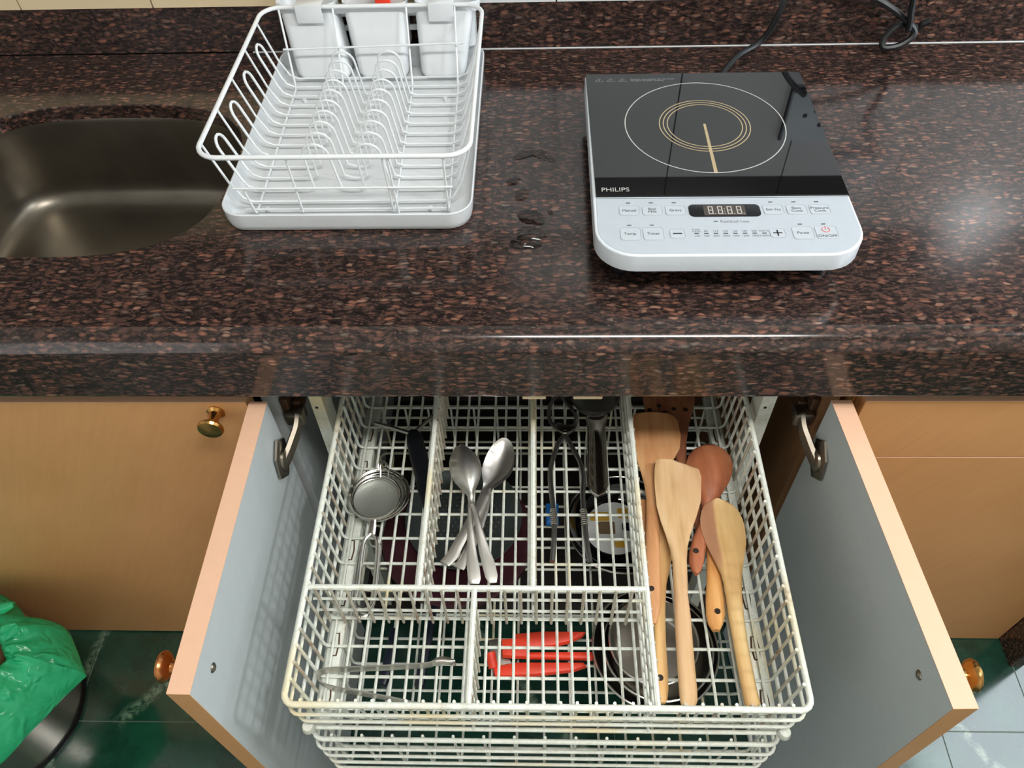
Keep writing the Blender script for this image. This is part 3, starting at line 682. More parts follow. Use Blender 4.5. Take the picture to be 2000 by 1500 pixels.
utensil('ridged_spoon', 'two-tone wooden spoon with a ridge, rightmost of the pile, handle to the front rim', 'spoon',
        [(0.2374,0.5528),(0.2467,0.5521),(0.2303,0.5505),(0.2557,0.5490),(0.2242,0.5457),(0.2615,0.5436),(0.2189,0.5364),(0.2675,0.5351),(0.2153,0.5241),(0.2704,0.5244),(0.2144,0.5120),(0.2717,0.5123),(0.2161,0.5001),(0.2710,0.5004),(0.2184,0.4884),(0.2697,0.4887),(0.2228,0.4740),(0.2648,0.4714),(0.2279,0.4599),(0.2606,0.4573),(0.2317,0.4474),(0.2572,0.4448),(0.2332,0.4364),(0.2556,0.4352),(0.2333,0.4163),(0.2531,0.4164),(0.2329,0.3902),(0.2512,0.3904),(0.2334,0.3589),(0.2501,0.3590),(0.2339,0.3288),(0.2508,0.3290),(0.2348,0.3028),(0.2520,0.3030),(0.2355,0.2899),(0.2531,0.2901),(0.2378,0.2866),(0.2502,0.2867)], lambda t: z2+.006-.006*t, .010, lambda t: .004*math.sin(PI*min(1, t*2.2))*(t < .46), 'wood_ridged', gw)

# four steel table spoons
gs = 'steel table spoons'
def tspoon(label, lr_bowl, lr_handle, zt, zn, ze, dome, mat='spoon_steel'):
    """zt, zn, ze: height of the bowl tip, the neck and the handle end"""
    lr = lr_bowl+lr_handle; nb = len(lr_bowl)//2; n = len(lr)//2
    st = []
    for i in range(n):
        t = i/(nb-1) if i < nb else 1
        d_ = dome*math.sin(PI*min(1, .04+.96*t)) if i < nb else 0
        u = (i-nb)/(n-nb-1) if i >= nb else 0
        st.append((lr[2*i], lr[2*i+1], K+(zt+(zn-zt)*t if i < nb else zn+(ze-zn)*u), .0022, d_))
    k = len(st)//2
    r = thing('table_spoon', label, 'spoon', ((st[k][0][0]+st[k][1][0])/2, (st[k][0][1]+st[k][1][1])/2, K+min(zt, zn, ze)-.002), gs)
    part('bowl', G().blade(st[:nb+1], 10), mat, r, 60); part('handle', G().blade(st[nb:], 6), mat, r, 60)
bw1 = [(-0.1070,0.6297),(-0.0999,0.6297),(-0.1127,0.6264),(-0.0926,0.6247),(-0.1172,0.6172),(-0.0837,0.6164),(-0.1188,0.6072),(-0.0777,0.6073),(-0.1175,0.5973),(-0.0753,0.5991),(-0.1149,0.5875),(-0.0750,0.5901),(-0.1087,0.5770),(-0.0767,0.5796),(-0.1007,0.5683),(-0.0805,0.5692),(-0.0942,0.5628),(-0.0837,0.5612),(-0.0913,0.5582),(-0.0843,0.5574),(-0.0904,0.5520),(-0.0848,0.5520)]
bw1b = [(-0.1085,0.6317),(-0.1013,0.6318),(-0.1141,0.6282),(-0.0939,0.6266),(-0.1193,0.6179),(-0.0856,0.6179),(-0.1208,0.6076),(-0.0789,0.6085),(-0.1195,0.5974),(-0.0764,0.5992),(-0.1168,0.5865),(-0.0760,0.5900),(-0.1098,0.5758),(-0.0784,0.5792),(-0.1024,0.5677),(-0.0822,0.5685),(-0.0959,0.5620),(-0.0854,0.5612),(-0.0930,0.5579),(-0.0860,0.5571),(-0.0920,0.5515),(-0.0865,0.5515)]
tspoon('steel spoon face down, upper of the nested pair, handle to the right', bw1, [(-0.0886,0.5440),(-0.0824,0.5449),(-0.0832,0.5311),(-0.0772,0.5327),(-0.0786,0.5040),(-0.0694,0.5071),(-0.0743,0.4791),(-0.0611,0.4829),(-0.0689,0.4586),(-0.0526,0.4622),(-0.0644,0.4433),(-0.0489,0.4462),(-0.0597,0.4366),(-0.0500,0.4374)], -.262, -.278, -.290, -.0095)
tspoon('steel spoon face down, lower of the nested pair, handle straight down', bw1b, [(-0.0915,0.5427),(-0.0867,0.5428),(-0.0916,0.5282),(-0.0854,0.5282),(-0.0905,0.5062),(-0.0818,0.5078),(-0.0897,0.4775),(-0.0771,0.4775),(-0.0887,0.4568),(-0.0723,0.4569),(-0.0867,0.4421),(-0.0705,0.4436),(-0.0833,0.4374),(-0.0723,0.4375)], -.270, -.2825, -.2935, -.0095)
bw2 = [(-0.0478,0.6477),(-0.0412,0.6468),(-0.0543,0.6447),(-0.0354,0.6420),(-0.0614,0.6381),(-0.0317,0.6338),(-0.0669,0.6290),(-0.0308,0.6247),(-0.0709,0.6191),(-0.0314,0.6149),(-0.0742,0.6084),(-0.0334,0.6052),(-0.0753,0.5987),(-0.0383,0.5963),(-0.0744,0.5908),(-0.0453,0.5901),(-0.0728,0.5846),(-0.0544,0.5838),(-0.0727,0.5801),(-0.0600,0.5801),(-0.0747,0.5747),(-0.0627,0.5748)]
tspoon('shiny steel spoon face up, on top, handle end leftmost', bw2, [(-0.0778,0.5649),(-0.0645,0.5650),(-0.0840,0.5477),(-0.0714,0.5445),(-0.0953,0.5245),(-0.0826,0.5184),(-0.1074,0.4982),(-0.0948,0.4915),(-0.1169,0.4785),(-0.1031,0.4713),(-0.1243,0.4687),(-0.1124,0.4615)], -.270, -.290, -.294, .009)
bw2b = [(x+.0010, y-.0025) for x, y in bw2]
tspoon('steel spoon face up, under the shiny one, square handle end beside it', bw2b, [(-0.0738,0.5657),(-0.0626,0.5658),(-0.0758,0.5461),(-0.0646,0.5445),(-0.0817,0.5230),(-0.0700,0.5207),(-0.0913,0.4967),(-0.0783,0.4937),(-0.1015,0.4733),(-0.0886,0.4690),(-0.1069,0.4635),(-0.0933,0.4579)], -.2745, -.294, -.298, .009)

# three nested tea strainers
gt = 'nested tea strainers in the left compartment'
for i, (cp, rr, zz, lab) in enumerate((([(-0.2148,0.5633)][0], .0410, ZT+.016, 'largest round steel strainer, lowest of the nested three'),
                                     ([(-0.2149,0.5603)][0], .0380, ZT+.021, 'medium round steel strainer, middle of the nested three'),
                                     ([(-0.2162,0.5518)][0], .0335, ZT+.028, 'smallest round steel strainer, on top of the nested three'))):
    st = thing('tea_strainer', lab, 'strainer', (cp[0], cp[1], ZT), gt)
    part('rim', G().tube(circ(cp[0], cp[1], rr, 40, zz), .0016, True).tube(circ(cp[0], cp[1], rr-.0022, 40, zz-.0035), .0012, True), 'steel', st)
    dp = .012 if i < 2 else .008
    part('sieve', G().lathe([((rr-.002)*math.sin(a), zz-.003-dp*math.cos(a)) for a in [PI/2*k/7 for k in range(8)]], (cp[0], cp[1], 0), 'z', 32, False), 'sieve_mesh', st)
    hk = [(cp[0]-.006+.0045*i, cp[1]+rr-.002, zz), (cp[0]-.006+.0045*i, cp[1]+rr+.007, zz+.004), (cp[0]-.001+.0045*i, cp[1]+rr+.011, zz+.004), (cp[0]+.004+.0045*i, cp[1]+rr+.007, zz+.004), (cp[0]+.005+.0045*i, cp[1]+rr-.002, zz)]
    part('hook', G().tube(smoothpath(hk, 5), .0012, n=6), 'steel', st)
    hx = cp[0]-.001+.002*(i-1); y0_ = cp[1]-rr
    part('neck', G().blade([((hx-.0042, y0_+.001), (hx+.0042, y0_+.001), zz-.001, .0016, 0), ((hx-.0042, y0_-.022), (hx+.0042, y0_-.022), zz-.003, .0016, 0)], 4), 'steel', st)
    ya, yb_, yc = y0_-.020, y0_-.034, y0_-.128+.006*i
    lp = [(hx-.0005, ya, zz-.003), (hx-.0125+.002*i, yb_, zz-.006), (hx-.0145+.0025*i, yc+.03, ZT+.003+.004*i), (hx-.010, yc+.006, ZT+.003+.004*i), (hx, yc, ZT+.003+.004*i), (hx+.010, yc+.006, ZT+.003+.004*i), (hx+.0145-.0025*i, yc+.03, ZT+.003+.004*i), (hx+.0125-.002*i, yb_, zz-.006), (hx+.0005, ya, zz-.003)]
    part('handle', G().tube(smoothpath(lp, 5), .0018, n=6), 'steel', st)

# black-handled peeler at the back
pl = thing('peeler', 'peeler with a tapering black handle and two steel arms, left of the first divider', 'peeler', ([(-0.1684,0.6217)][0]+(ZT,)), None)
part('handle', G().blade(stations([(-0.1862,0.6737),(-0.1705,0.6737),(-0.1884,0.6663),(-0.1655,0.6682),(-0.1862,0.6518),(-0.1610,0.6519),(-0.1811,0.6314),(-0.1551,0.6341),(-0.1747,0.6115),(-0.1508,0.6184),(-0.1675,0.5886),(-0.1461,0.5971),(-0.1621,0.5697),(-0.1436,0.5763),(-0.1555,0.5519),(-0.1440,0.5560),(-0.1512,0.5424),(-0.1477,0.5424)], ZT+.008, .014, 0), 8), 'black_plastic', pl, 60)
a = [(-0.1833,0.6704),(-0.2107,0.6805),(-0.2381,0.6889)]; part('arm', G().blade([((x, y+.0034), (x, y-.0034), ZT+.010, .004, -.001) for x, y in a], 4), 'dull_steel', pl)
a = [(-0.1776,0.6722),(-0.1655,0.6870),(-0.1517,0.7031)]; part('arm', G().blade([((x-.0022, y+.002), (x+.0022, y-.002), ZT+.010, .004, -.001) for x, y in a], 4), 'dull_steel', pl)

# pincers (utensil gripper)
pc = thing('pincers', 'steel utensil gripper with two bowed handles, right of the second divider', 'pincers', [(0.0431,0.5935)][0]+(ZT,))
zp = ZT+.007
def rod(z, s, r=.0036, k=5): return G().tube([(x, y, z) for x, y in (p[:2] for p in smoothpath([q+(0,) for q in s], k))], r, n=8)
part('handle', rod(zp, [(0.0556,0.6813),(0.0480,0.6758),(0.0360,0.6630),(0.0276,0.6416),(0.0214,0.6172),(0.0197,0.5952),(0.0215,0.5697),(0.0232,0.5457),(0.0243,0.5224),(0.0232,0.4960),(0.0208,0.4690)]), 'dark_steel', pc)
part('handle', rod(zp+.003, [(0.0304,0.6812),(0.0391,0.6739),(0.0447,0.6612),(0.0543,0.6399),(0.0628,0.6173),(0.0655,0.5937),(0.0637,0.5658),(0.0642,0.5420),(0.0647,0.5203),(0.0663,0.4948),(0.0690,0.4664)]), 'dark_steel', pc)
part('jaw', rod(zp, [(0.0304,0.6812),(0.0210,0.6942),(0.0189,0.7093),(0.0221,0.7266),(0.0299,0.7403),(0.0392,0.7462)], .003), 'dark_steel', pc)
part('jaw', rod(zp+.003, [(0.0556,0.6813),(0.0590,0.6943),(0.0579,0.7055),(0.0522,0.7170),(0.0449,0.7276),(0.0391,0.7402)], .003), 'dark_steel', pc)
part('pivot_plate', G().prism([(0.0267,0.6844),(0.0335,0.6881),(0.0415,0.6835),(0.0504,0.6835),(0.0579,0.6872),(0.0569,0.6780),(0.0486,0.6706),(0.0390,0.6688),(0.0303,0.6743)], zp+.003, zp+.0075, .001), 'dark_steel', pc)
part('rivet', G().lathe([(0, .002), (.003, .0015), (.004, 0)], [(0.0419,0.6703)][0]+(zp+.0075,), 'z', 12, False), 'steel', pc)
for base, top in (((1081, 984), (1083, 1016)), ((1140, 988), (1143, 1020))): pass
for c_, zz in (([(0.0232,0.5449),(0.0232,0.5418),(0.0238,0.5386),(0.0238,0.5355),(0.0237,0.5324),(0.0244,0.5293),(0.0243,0.5262),(0.0243,0.5232)], zp), ([(0.0635,0.5427),(0.0641,0.5396),(0.0639,0.5365),(0.0638,0.5334),(0.0644,0.5303),(0.0643,0.5272),(0.0641,0.5241),(0.0647,0.5211)], zp+.003)):
    gg = G()
    for x, y in c_: gg.tube([(x+.0042*math.cos(2*PI*k/10), y, zz+.0042*math.sin(2*PI*k/10)) for k in range(10)], .0009, True, 5)
    part('grip_rings', gg, 'steel', pc)
# ladle
la = thing('ladle', 'steel ladle with a wide grooved handle, its dark bowl under the counter edge', 'ladle', [(0.0871,0.6329)][0]+(ZT,))
lc = [(0.0878,0.7322)][0]
part('bowl', G().lathe([(.0355, .012), (.037, .012), (.036, .004), (.032, -.006), (.018, -.012), (0, -.014), (0, -.0125), (.018, -.0105), (.031, -.0045), (.0345, .005)], lc+(ZT+.016,), 'z', 36, False), 'dark_steel', la)
part('handle', G().blade(stations([(0.0739,0.7017),(0.1038,0.7036),(0.0760,0.6794),(0.0980,0.6794),(0.0757,0.6559),(0.0982,0.6559),(0.0738,0.6123),(0.0978,0.6124),(0.0730,0.5790),(0.0973,0.5790),(0.0754,0.5692),(0.0947,0.5693)], ZT+.010, .003, lambda t: .0055), 8), 'steel', la, 60)
part('handle_rim', G().tube([(x, y, ZT+.012) for x, y in [(0.0746,0.6989),(0.0767,0.6794),(0.0757,0.6559),(0.0738,0.6123),(0.0732,0.5822),(0.0768,0.5700),(0.0848,0.5652),(0.0920,0.5701),(0.0975,0.5823),(0.0978,0.6124),(0.0982,0.6559),(0.0980,0.6794),(0.1036,0.7008)]], .0024, n=8), 'steel', la)
# serving tongs in the front left compartment
tg = thing('serving_tongs', 'grey steel tongs lying open in the front left compartment', 'tongs', [(-0.2091,0.3188)][0]+(ZT,))
def strip(c, z0, z1, th):
    R = []
    for i, (x, y) in enumerate(c):
        a_ = Vector(c[max(0, i-1)]); b_ = Vector(c[min(len(c)-1, i+1)]); nn = Vector((-(b_-a_).y, (b_-a_).x)).normalized()*th/2
        za, zb_ = (z0[i], z1[i]) if isinstance(z0, list) else (z0, z1)
        R.append([(x-nn.x, y-nn.y, za), (x+nn.x, y+nn.y, za), (x+nn.x, y+nn.y, zb_), (x-nn.x, y-nn.y, zb_)])
    return G().rings(R)
arms = [p[:2] for p in smoothpath([q+(0,) for q in [(-0.0958,0.3342),(-0.1094,0.3377),(-0.1189,0.3358),(-0.1295,0.3320),(-0.1666,0.3293),(-0.2087,0.3270),(-0.2387,0.3255),(-0.2494,0.3242),(-0.2555,0.3212),(-0.2565,0.3164),(-0.2538,0.3117),(-0.2464,0.3071),(-0.2278,0.3026),(-0.2046,0.2988),(-0.1684,0.2929),(-0.1443,0.2880),(-0.1206,0.2843)]], 4)]
part('arm', strip(arms, ZT+.004, ZT+.019, .0016), 'dull_steel', tg)
part('claw', G().blade(stations([(-0.1204,0.3371),(-0.1175,0.3311),(-0.1122,0.3402),(-0.1090,0.3305),(-0.1036,0.3391),(-0.1006,0.3300),(-0.0961,0.3361),(-0.0947,0.3331)], ZT+.019, .0016, -.002), 4), 'dull_steel', tg)

# ------------------------------------------------------------------ dish rack, tray and cutlery cups
tr = thing('drip_tray', 'shallow white plastic drip tray under the wire dish rack', 'tray', (-.237, .975, K))
def trayg():
    L = [(.006, .0002), (.002, .0025), (0, .010), (-.001, .025), (-.001, .0268), (.0005, .0275), (.002, .0262), (.0035, .012), (.006, .0055), (.012, .0042)]
    base = rrect(-.394, -.080, .772, 1.188, .030, 6)
    return G().rings([[(x, y, K+z) for x, y in inset(base, d_)] for d_, z in L])
part('tray', trayg(), 'white_plastic', tr, 50)
rk = thing('dish_rack', 'white coated wire dish rack with plate loops standing in the tray', 'dish rack', (-.24, .97, K+.005))
wm = 'white_gloss'; zr1, zb1 = K+.100, K+.0125
RX0, RX1, RY0, RY1 = -.4035, -.0775, .787, 1.163          # rim
FX0, FX1, FY0, FY1 = -.374, -.104, .797, 1.095            # foot
part('rim', G().tube([(x, y, zr1) for x, y in rrect(RX0, RX1, RY0, RY1, .028, 6)], .0031, True, 10), wm, rk)
CACHE2 = {}
def rwire(name, pts, r=.0015, n=6): return part(name, G().tube(pts, r, n=n), wm, rk)
ma, mb_ = [(-0.3711,0.9157),(-0.1011,0.9160)]; mc, md = [(-0.3757,0.9196),(-0.1064,0.9259)]
part('middle_rod', G().tube([(ma[0], .791, ma[1]), (mb_[0], .791, mb_[1])], .0016, n=6), wm, rk)
part('middle_rod', G().tube([(mc[0], 1.122, mc[1]), (md[0], 1.122, md[1])], .0016, n=6), wm, rk)
def loop(x0, x1, y, h):
    """an inverted U that leans towards the front, rounded at the top"""
    r = (x1-x0)/2; c = (x0+x1)/2
    return [(x0, y, zb1+.004), (x0-.003, y-.002, h-r)]+[(c-.003-r*math.cos(a), y-.003-.002*math.sin(a), h-r+r*math.sin(a)) for a in [PI*k/8 for k in range(1, 8)]]+[(x1-.003, y-.002, h-r), (x1+.004, y, zb1+.004)]
for k in range(13):
    y = .818+.025*k
    if k % 3 == 0:                                    # wire that runs from rim to rim
        le = [(RX0, y, zr1), (FX0-.012, y, zb1+.030), (FX0, y, zb1+.006), (FX0+.012, y, zb1)]; re = [(FX1-.012, y, zb1), (FX1, y, zb1+.006), (FX1+.012, y, zb1+.030), (RX1, y, zr1)]
    else:
        le = [(FX0-.006, y, zb1+.018), (FX0, y, zb1+.006), (FX0+.012, y, zb1)]; re = [(FX1-.012, y, zb1), (FX1, y, zb1+.006), (FX1+.006, y, zb1+.018)]
    if 1 <= k <= 10:
        P = le+[(-.297, y, zb1)]+loop(-.288, -.256, y, K+.083)+[(-.240, y, zb1-.0005), (-.228, y, zb1-.0005)]+loop(-.222, -.190, y, K+.083)+[(-.176, y, zb1)]+re
        part('plate_wire', G().tube(P, .00155, n=6), wm, rk)
    else: rwire('cross_wire', le+re, .0016)
for k in range(4):                                     # hairpins on both sides
    ya, yb_ = .843+.075*k, .868+.075*k; ym = (ya+yb_)/2; hr = (yb_-ya)/2
    for sx, rx, fx in ((-1, RX0, FX0), (1, RX1, FX1)):
        def q(y, z): t = (z-zb1)/(zr1-zb1); return (fx+(rx-fx)*t, y, z)
        P = [q(ya, zb1+.014), q(ya, K+.0725)]+[q(ym-hr*math.cos(a), K+.0725+hr*math.sin(a)) for a in [PI*i/8 for i in range(1, 8)]]+[q(yb_, K+.0725), q(yb_, zb1+.014)]
        rwire('hairpin_wire', P, .0019)
FT = [(-0.2943,0.7891),(-0.1805,0.7883),(-0.1086,0.7912)]; FB = [(-0.2947,0.7961),(-0.1792,0.7947),(-0.1100,0.7970)]; BT = [(-0.3809,1.1560),(-0.3002,1.1598),(-0.1911,1.1594),(-0.1195,1.1603)]; BB = [(-0.3620,1.0920),(-0.2895,1.0903),(-0.1852,1.0908),(-0.1168,1.0920)]
rwire('runner', bend([(ma[0]+.012, .7915, ma[1]), (-.355, FY0, zb1-.003), (BB[0][0], FY1, zb1-.003), (BT[0][0], RY1, zr1)], .006), .0016)
rwire('upright_wire', [(FT[0][0], RY0, zr1), (FB[0][0], FY0, zb1)], .0016)
for dx in (0, .006): rwire('runner' if not dx else 'upright_wire', bend([(FT[1][0]+dx, RY0, zr1), (FB[1][0]+dx, FY0, zb1-.003)]+([(BB[2][0], FY1, zb1-.003), (BT[2][0], RY1, zr1)] if not dx else []), .006), .0016)
rwire('upright_wire', [(BT[1][0], RY1, zr1), (BB[1][0], FY1, zb1)], .0016)
rwire('runner', bend([(FT[2][0], RY0, zr1), (FB[2][0], FY0, zb1-.003), (BB[3][0], FY1, zb1-.003), (BT[3][0], RY1, zr1)], .006), .0016)
rwire('base_rod', [(FX0+.006, FY0+.004, zb1+.001), (FX1-.004, FY0+.004, zb1+.001)])
for x in (FX0+.03, FX1-.03):
    for y in (FY0+.012, FY1-.03): part('foot', G().lathe([(0, 0), (.003, 0), (.003, .005), (0, .0055)], (x, y, K+.0045), 'z', 10, False), wm, rk)
cd = thing('cutlery_caddy', 'white plastic caddy of three cups hooked on the back of the dish rack', 'caddy', (-.235, 1.19, K+.008))
part('frame', G().rings([[(x, y, z) for x, y in inset(rrect(-.389, -.084, 1.1705, 1.2205, .014), d_)] for d_, z in ((0, K+.086), (-.001, K+.0985), (0, K+.100), (.003, K+.0985), (.003, K+.086))], False, False), 'white_plastic', cd)
for i, (xa, xb, xc, xd_) in enumerate(((-.386, -.302, -.365, -.283), (-.290, -.193, -.270, -.194), (-.181, -.090, -.175, -.107))):
    R = []
    for t, inn in ((0, .006), (.0, .002), (.06, 0), (.5, 0), (1, 0)):
        x0 = xc+(xa-xc)*t+inn; x1 = xd_+(xb-xd_)*t-inn; y0_ = 1.122+(1.174-1.122)*t+inn; y1 = 1.176+(1.2195-1.176)*t-inn; z = K+.0075+(.0965-.0075)*t+(0 if inn > .003 else .002)
        R.append([(x, y, z) for x, y in rrect(x0, x1, y0_, y1, .012, 4)])
    inner = [[(x, y, z+.0) for x, y in inset([p[:2] for p in R[-1]], .0018)] for z in (K+.0970, K+.03)]
    part('cup', G().rings(R+inner, True, True), 'white_plastic', cd, 50)
for xa, xb in ((-.306, -.286), (-.197, -.177)):
    part('link_bar', G().box(xa, xb, 1.194, 1.1975, K+.070, K+.078).box(xa, xb, 1.194, 1.1975, K+.048, K+.056), 'white_plastic', cd)
for xa, xb in ((-.3545, -.3150), (-.158, -.1205)):
    part('hook', G().box(xa, xb, 1.1535, 1.1555, K+.080, K+.1055, .0008).box(xa, xb, 1.1535, 1.1735, K+.1045, K+.1060, .0005), 'white_plastic', cd)
solo('red_clip', G().tube(smoothpath([(-.247, 1.192, K+.104), (-.230, 1.189, K+.107), (-.214, 1.194, K+.104)], 4), .005, n=8).box(-.242, -.219, 1.192, 1.200, K+.05, K+.104, .002), 'red_plastic', 'bright red clip standing in the middle cup of the white caddy', 'clip')

# ------------------------------------------------------------------ induction hob
hb = thing('induction_cooktop', 'white portable induction cooktop with a black glass top', 'cooktop', (.216, .85, K))
out = rcorners([(.0660, .6555), (.3645, .6555), (.3645, 1.031), (.0685, 1.031)], [.045, .045, .004, .004], 8)
ZH = K+.0605
part('body', G().prism(out, K+.034, ZH, .002, b0=.004), 'hob_white', hb, 50)
part('under_body', G().prism(inset(out, .040), K+.010, K+.0345, 0), 'black_plastic', hb)
for x, y in ((.10, .70), (.33, .70), (.10, 1.0), (.33, 1.0)):
    part('foot', G().lathe([(0, 0), (.010, 0), (.011, .003), (.009, .011), (0, .011)], (x, y, K+.0002), 'z', 16, False), 'black_plastic', hb)
gl = part('glass_top', G().prism(rcorners([(.0705, .758), (.3640, .758), (.3640, 1.0305), (.0695, 1.0305)], [.0005, .0005, .003, .003], 2), ZH-.001, ZH+.0022, .0008), 'glass_black', hb, 30)
zg = ZH+.0023
def ring(cx, cy, r, wd, mat, name): return part(name, G().rings([circ(cx, cy, r-wd/2, 72, zg), circ(cx, cy, r-wd/2, 72, zg+.00012), circ(cx, cy, r+wd/2, 72, zg+.00012), circ(cx, cy, r+wd/2, 72, zg)], False, False), mat, gl)
hc = (.2165, .9025)
ring(*hc, .1015, .0013, 'print_silver', 'outer_ring')
for r in (.0475, .0525, .0575): ring(*hc, r, .0013, 'print_gold', 'inner_ring')
part('pointer_line', G().prism([(hc[0]-.0022, .8015), (hc[0]+.0022, .8015), (hc[0]+.0016, .905), (hc[0]-.0016, .905)], zg, zg+.00015), 'print_gold', gl, False)
text('lettering', 'PHILIPS', .077, .7695, zg, .0105, 'print_silver', gl, 'LEFT')
for x in (.0875, .1035, .1195):
    part('warning_mark', G().tube([(x-.006, 1.010, zg), (x+.006, 1.010, zg), (x, 1.018, zg)], .00035, True, 5).box(x-.0005, x+.0005, 1.0118, 1.0150, zg, zg+.0002), 'print_grey', gl, False)
text('lettering', 'Caution: hot surface. Do not touch\nthe glass top after cooking', .130, 1.0135, zg, .0042, 'print_grey', gl, 'LEFT')
cp_ = part('control_panel', G().prism(inset(rcorners([(.0675, .657), (.3632, .657), (.3632, .7565), (.0695, .7565)], [.044, .044, .001, .001], 8), .0015), ZH-.0005, ZH+.0005, .0002), 'panel_white', hb, 30)
zc = ZH+.0005
dsp = part('display', G().prism(rrect(.1755, .2570, .7205, .7425, .006), zc, zc+.0006, .0002), 'black_plastic', cp_)
part('screen', G().box(.1925, .2400, .7225, .7405, zc+.0006, zc+.0008), 'display_brown', dsp, False)
for i in range(4):
    x = .1975+i*.0108; gg = G(); wd, h2, s_ = .0056, .0062, .0011
    for yy in (-1, 0, 1): gg.box(x, x+wd, .7315+yy*h2-s_/2, .7315+yy*h2+s_/2, zc+.0008, zc+.001)
    for yy in (-1, 0):
        for xx in (x, x+wd-s_): gg.box(xx, xx+s_, .7315+yy*h2, .7315+(yy+1)*h2, zc+.0008, zc+.00101)
    gg.box(x+wd+.0015, x+wd+.0027, .7315-h2-.0006, .7315-h2+.0006, zc+.0008, zc+.001)
    if i == 1: gg.box(x+wd+.0018, x+wd+.0028, .729, .730, zc+.0008, zc+.001).box(x+wd+.0018, x+wd+.0028, .733, .734, zc+.0008, zc+.001)
    part('digit', gg, 'digit_white', dsp, False)
def button(x, y, wd, ht_, s, tm='print_dark', h=.0058, tn='lettering', dy=0):
    b_ = part('button', G().prism(rrect(x-wd/2, x+wd/2, y-ht_/2, y+ht_/2, .003), zc, zc+.0003, .0001), 'button_white', cp_, 30)
    part('outline', G().tube([p+(zc+.0003,) for p in rrect(x-wd/2, x+wd/2, y-ht_/2, y+ht_/2, .003)], .00028, True, 5), 'button_line', b_)
    if s: text(tn, s, x, y+dy, zc+.00035, h, tm, b_)
    return b_
def led(x, y): part('indicator', G().box(x-.0024, x+.0024, y-.0006, y+.0006, zc, zc+.0003), 'print_dark', cp_, False)
for x, s in ((.1075, 'Manual'), (.1340, 'Boil\nMilk'), (.1605, 'Gravy')): button(x, .7325, .0225, .0165, s); led(x-.0005, .7465)
for x, s in ((.2720, 'Stir Fry'), (.2985, 'Slow\nCook'), (.3245, 'Pressure\nCook')): button(x, .7325, .0225, .0165, s); led(x-.001, .7465)
for x, s in ((.1060, 'Temp.'), (.1315, 'Timer'), (.2970, 'Pause')): button(x, .6915, .0225, .021, s); led(x-.0005, .7065)
bt = button(.1582, .6915, .0165, .0150, None); part('minus_sign', G().box(.1532, .1632, .6908, .6922, zc+.0003, zc+.0006), 'print_black', bt, False)
bt = button(.2690, .6915, .0165, .0150, None); part('plus_sign', G().box(.2640, .2740, .6908, .6922, zc+.0003, zc+.0006).box(.2683, .2697, .6865, .6965, zc+.0003, zc+.0006), 'print_black', bt, False)
bt = button(.3230, .6920, .0235, .021, 'ON/OFF', 'print_dark', .0058, dy=-.0062); led(.3225, .7065)
part('power_symbol', G().tube([(.3230+.0042*math.cos(a), .6965+.0042*math.sin(a), zc+.0004) for a in [math.radians(125+290*k/20) for k in range(21)]], .00045, n=5).box(.3226, .3234, .6968, .7020, zc+.0003, zc+.0006), 'print_red', bt, False)
led(.2035, .7125); text('lettering', 'Residual heat', .2085, .7122, zc+.0001, .0062, 'print_grey', cp_, 'LEFT')
for i in range(8):
    x = .1795+i*.0107; led(x, .6915)
    text('lettering', ('Keep\nwarm', '80', '110', '140', '160', '180', '200', '220°C')[i], x, .6955 if i else .6968, zc+.0001, .0042, 'print_grey', cp_)
    text('lettering', ('120', '300', '800', '1000', '1200', '1600', '1800', '2100W')[i], x, .6872, zc+.0001, .0042, 'print_grey', cp_)
crd = [(.262, 1.02, K+.022), (.268, 1.06, K+.010), (.276, 1.112, K+.006)]
crd += [(x, 1.170, z) for x, z in [(0.3113,0.8739)]]+[(x, 1.198, z) for x, z in [(0.3478,0.8802),(0.3625,0.9059),(0.3691,0.9309)]]+[(.376, 1.204, K+.105), (.392, 1.206, K+.145), (.415, 1.208, K+.178), (.446, 1.209, K+.205)]
part('power_cord', G().tube(smoothpath(crd, 6), .0046, n=8), 'black_cord', hb)
# second cord with a knot hanging down the upstand
kn = [(.535, 1.208, K+.24)]+[(x, 1.205, z) for x, z in [(0.4474,0.9716),(0.4999,0.9470)]]+[(x, y, z) for (x, z), y in zip([(0.5267,0.9352),(0.5535,0.9194),(0.5767,0.9017),(0.5777,0.8905),(0.5603,0.8777),(0.5393,0.8747),(0.5386,0.8862),(0.5518,0.9021),(0.5668,0.9035),(0.5856,0.8984),(0.5920,0.9063),(0.5996,0.9124)], (1.2, 1.198, 1.194, 1.19, 1.188, 1.19, 1.196, 1.2, 1.203, 1.203, 1.2, 1.197))]
kc = thing('loose_cord', 'black flex tied in a knot, hanging against the granite upstand at right', 'cord', (.56, 1.2, K+.01))
part('cable', G().tube(smoothpath(kn, 6), .0050, n=8), 'black_cord', kc)
part('cable', G().tube(smoothpath([(x, 1.190, z) for x, z in [(0.5674,0.9020),(0.5654,0.9162),(0.5613,0.9318),(0.5579,0.9515),(0.5524,0.9765)]]+[(.60, 1.2, K+.2)], 5), .0050, n=8), 'black_cord', kc)
# socket plate, seen mirrored in the glass
sp_ = thing('socket_plate', 'pale switch and socket plate on the wall tiles above the hob', 'socket', (.52, 1.22, K+.25))
part('plate', G().box(.429, .62, 1.2155, 1.2255, K+.203, K+.297, .003), 'plate_white', sp_)
part('shadow_backing', G().box(.4265, .6225, 1.2235, 1.2257, K+.2, K+.3), 'print_black', sp_, False)  # black slab standing in for the shadow outline round the plate
for x, z in ((.476, .238), (.488, .265), (.459, .247), (.50, .238), (.512, .262)):
    part('socket_hole', G().lathe([(0, -.0005), (.004, -.0005), (.004, .001)], (x, 1.2153, K+z), 'y', 12, False), 'print_black', sp_)

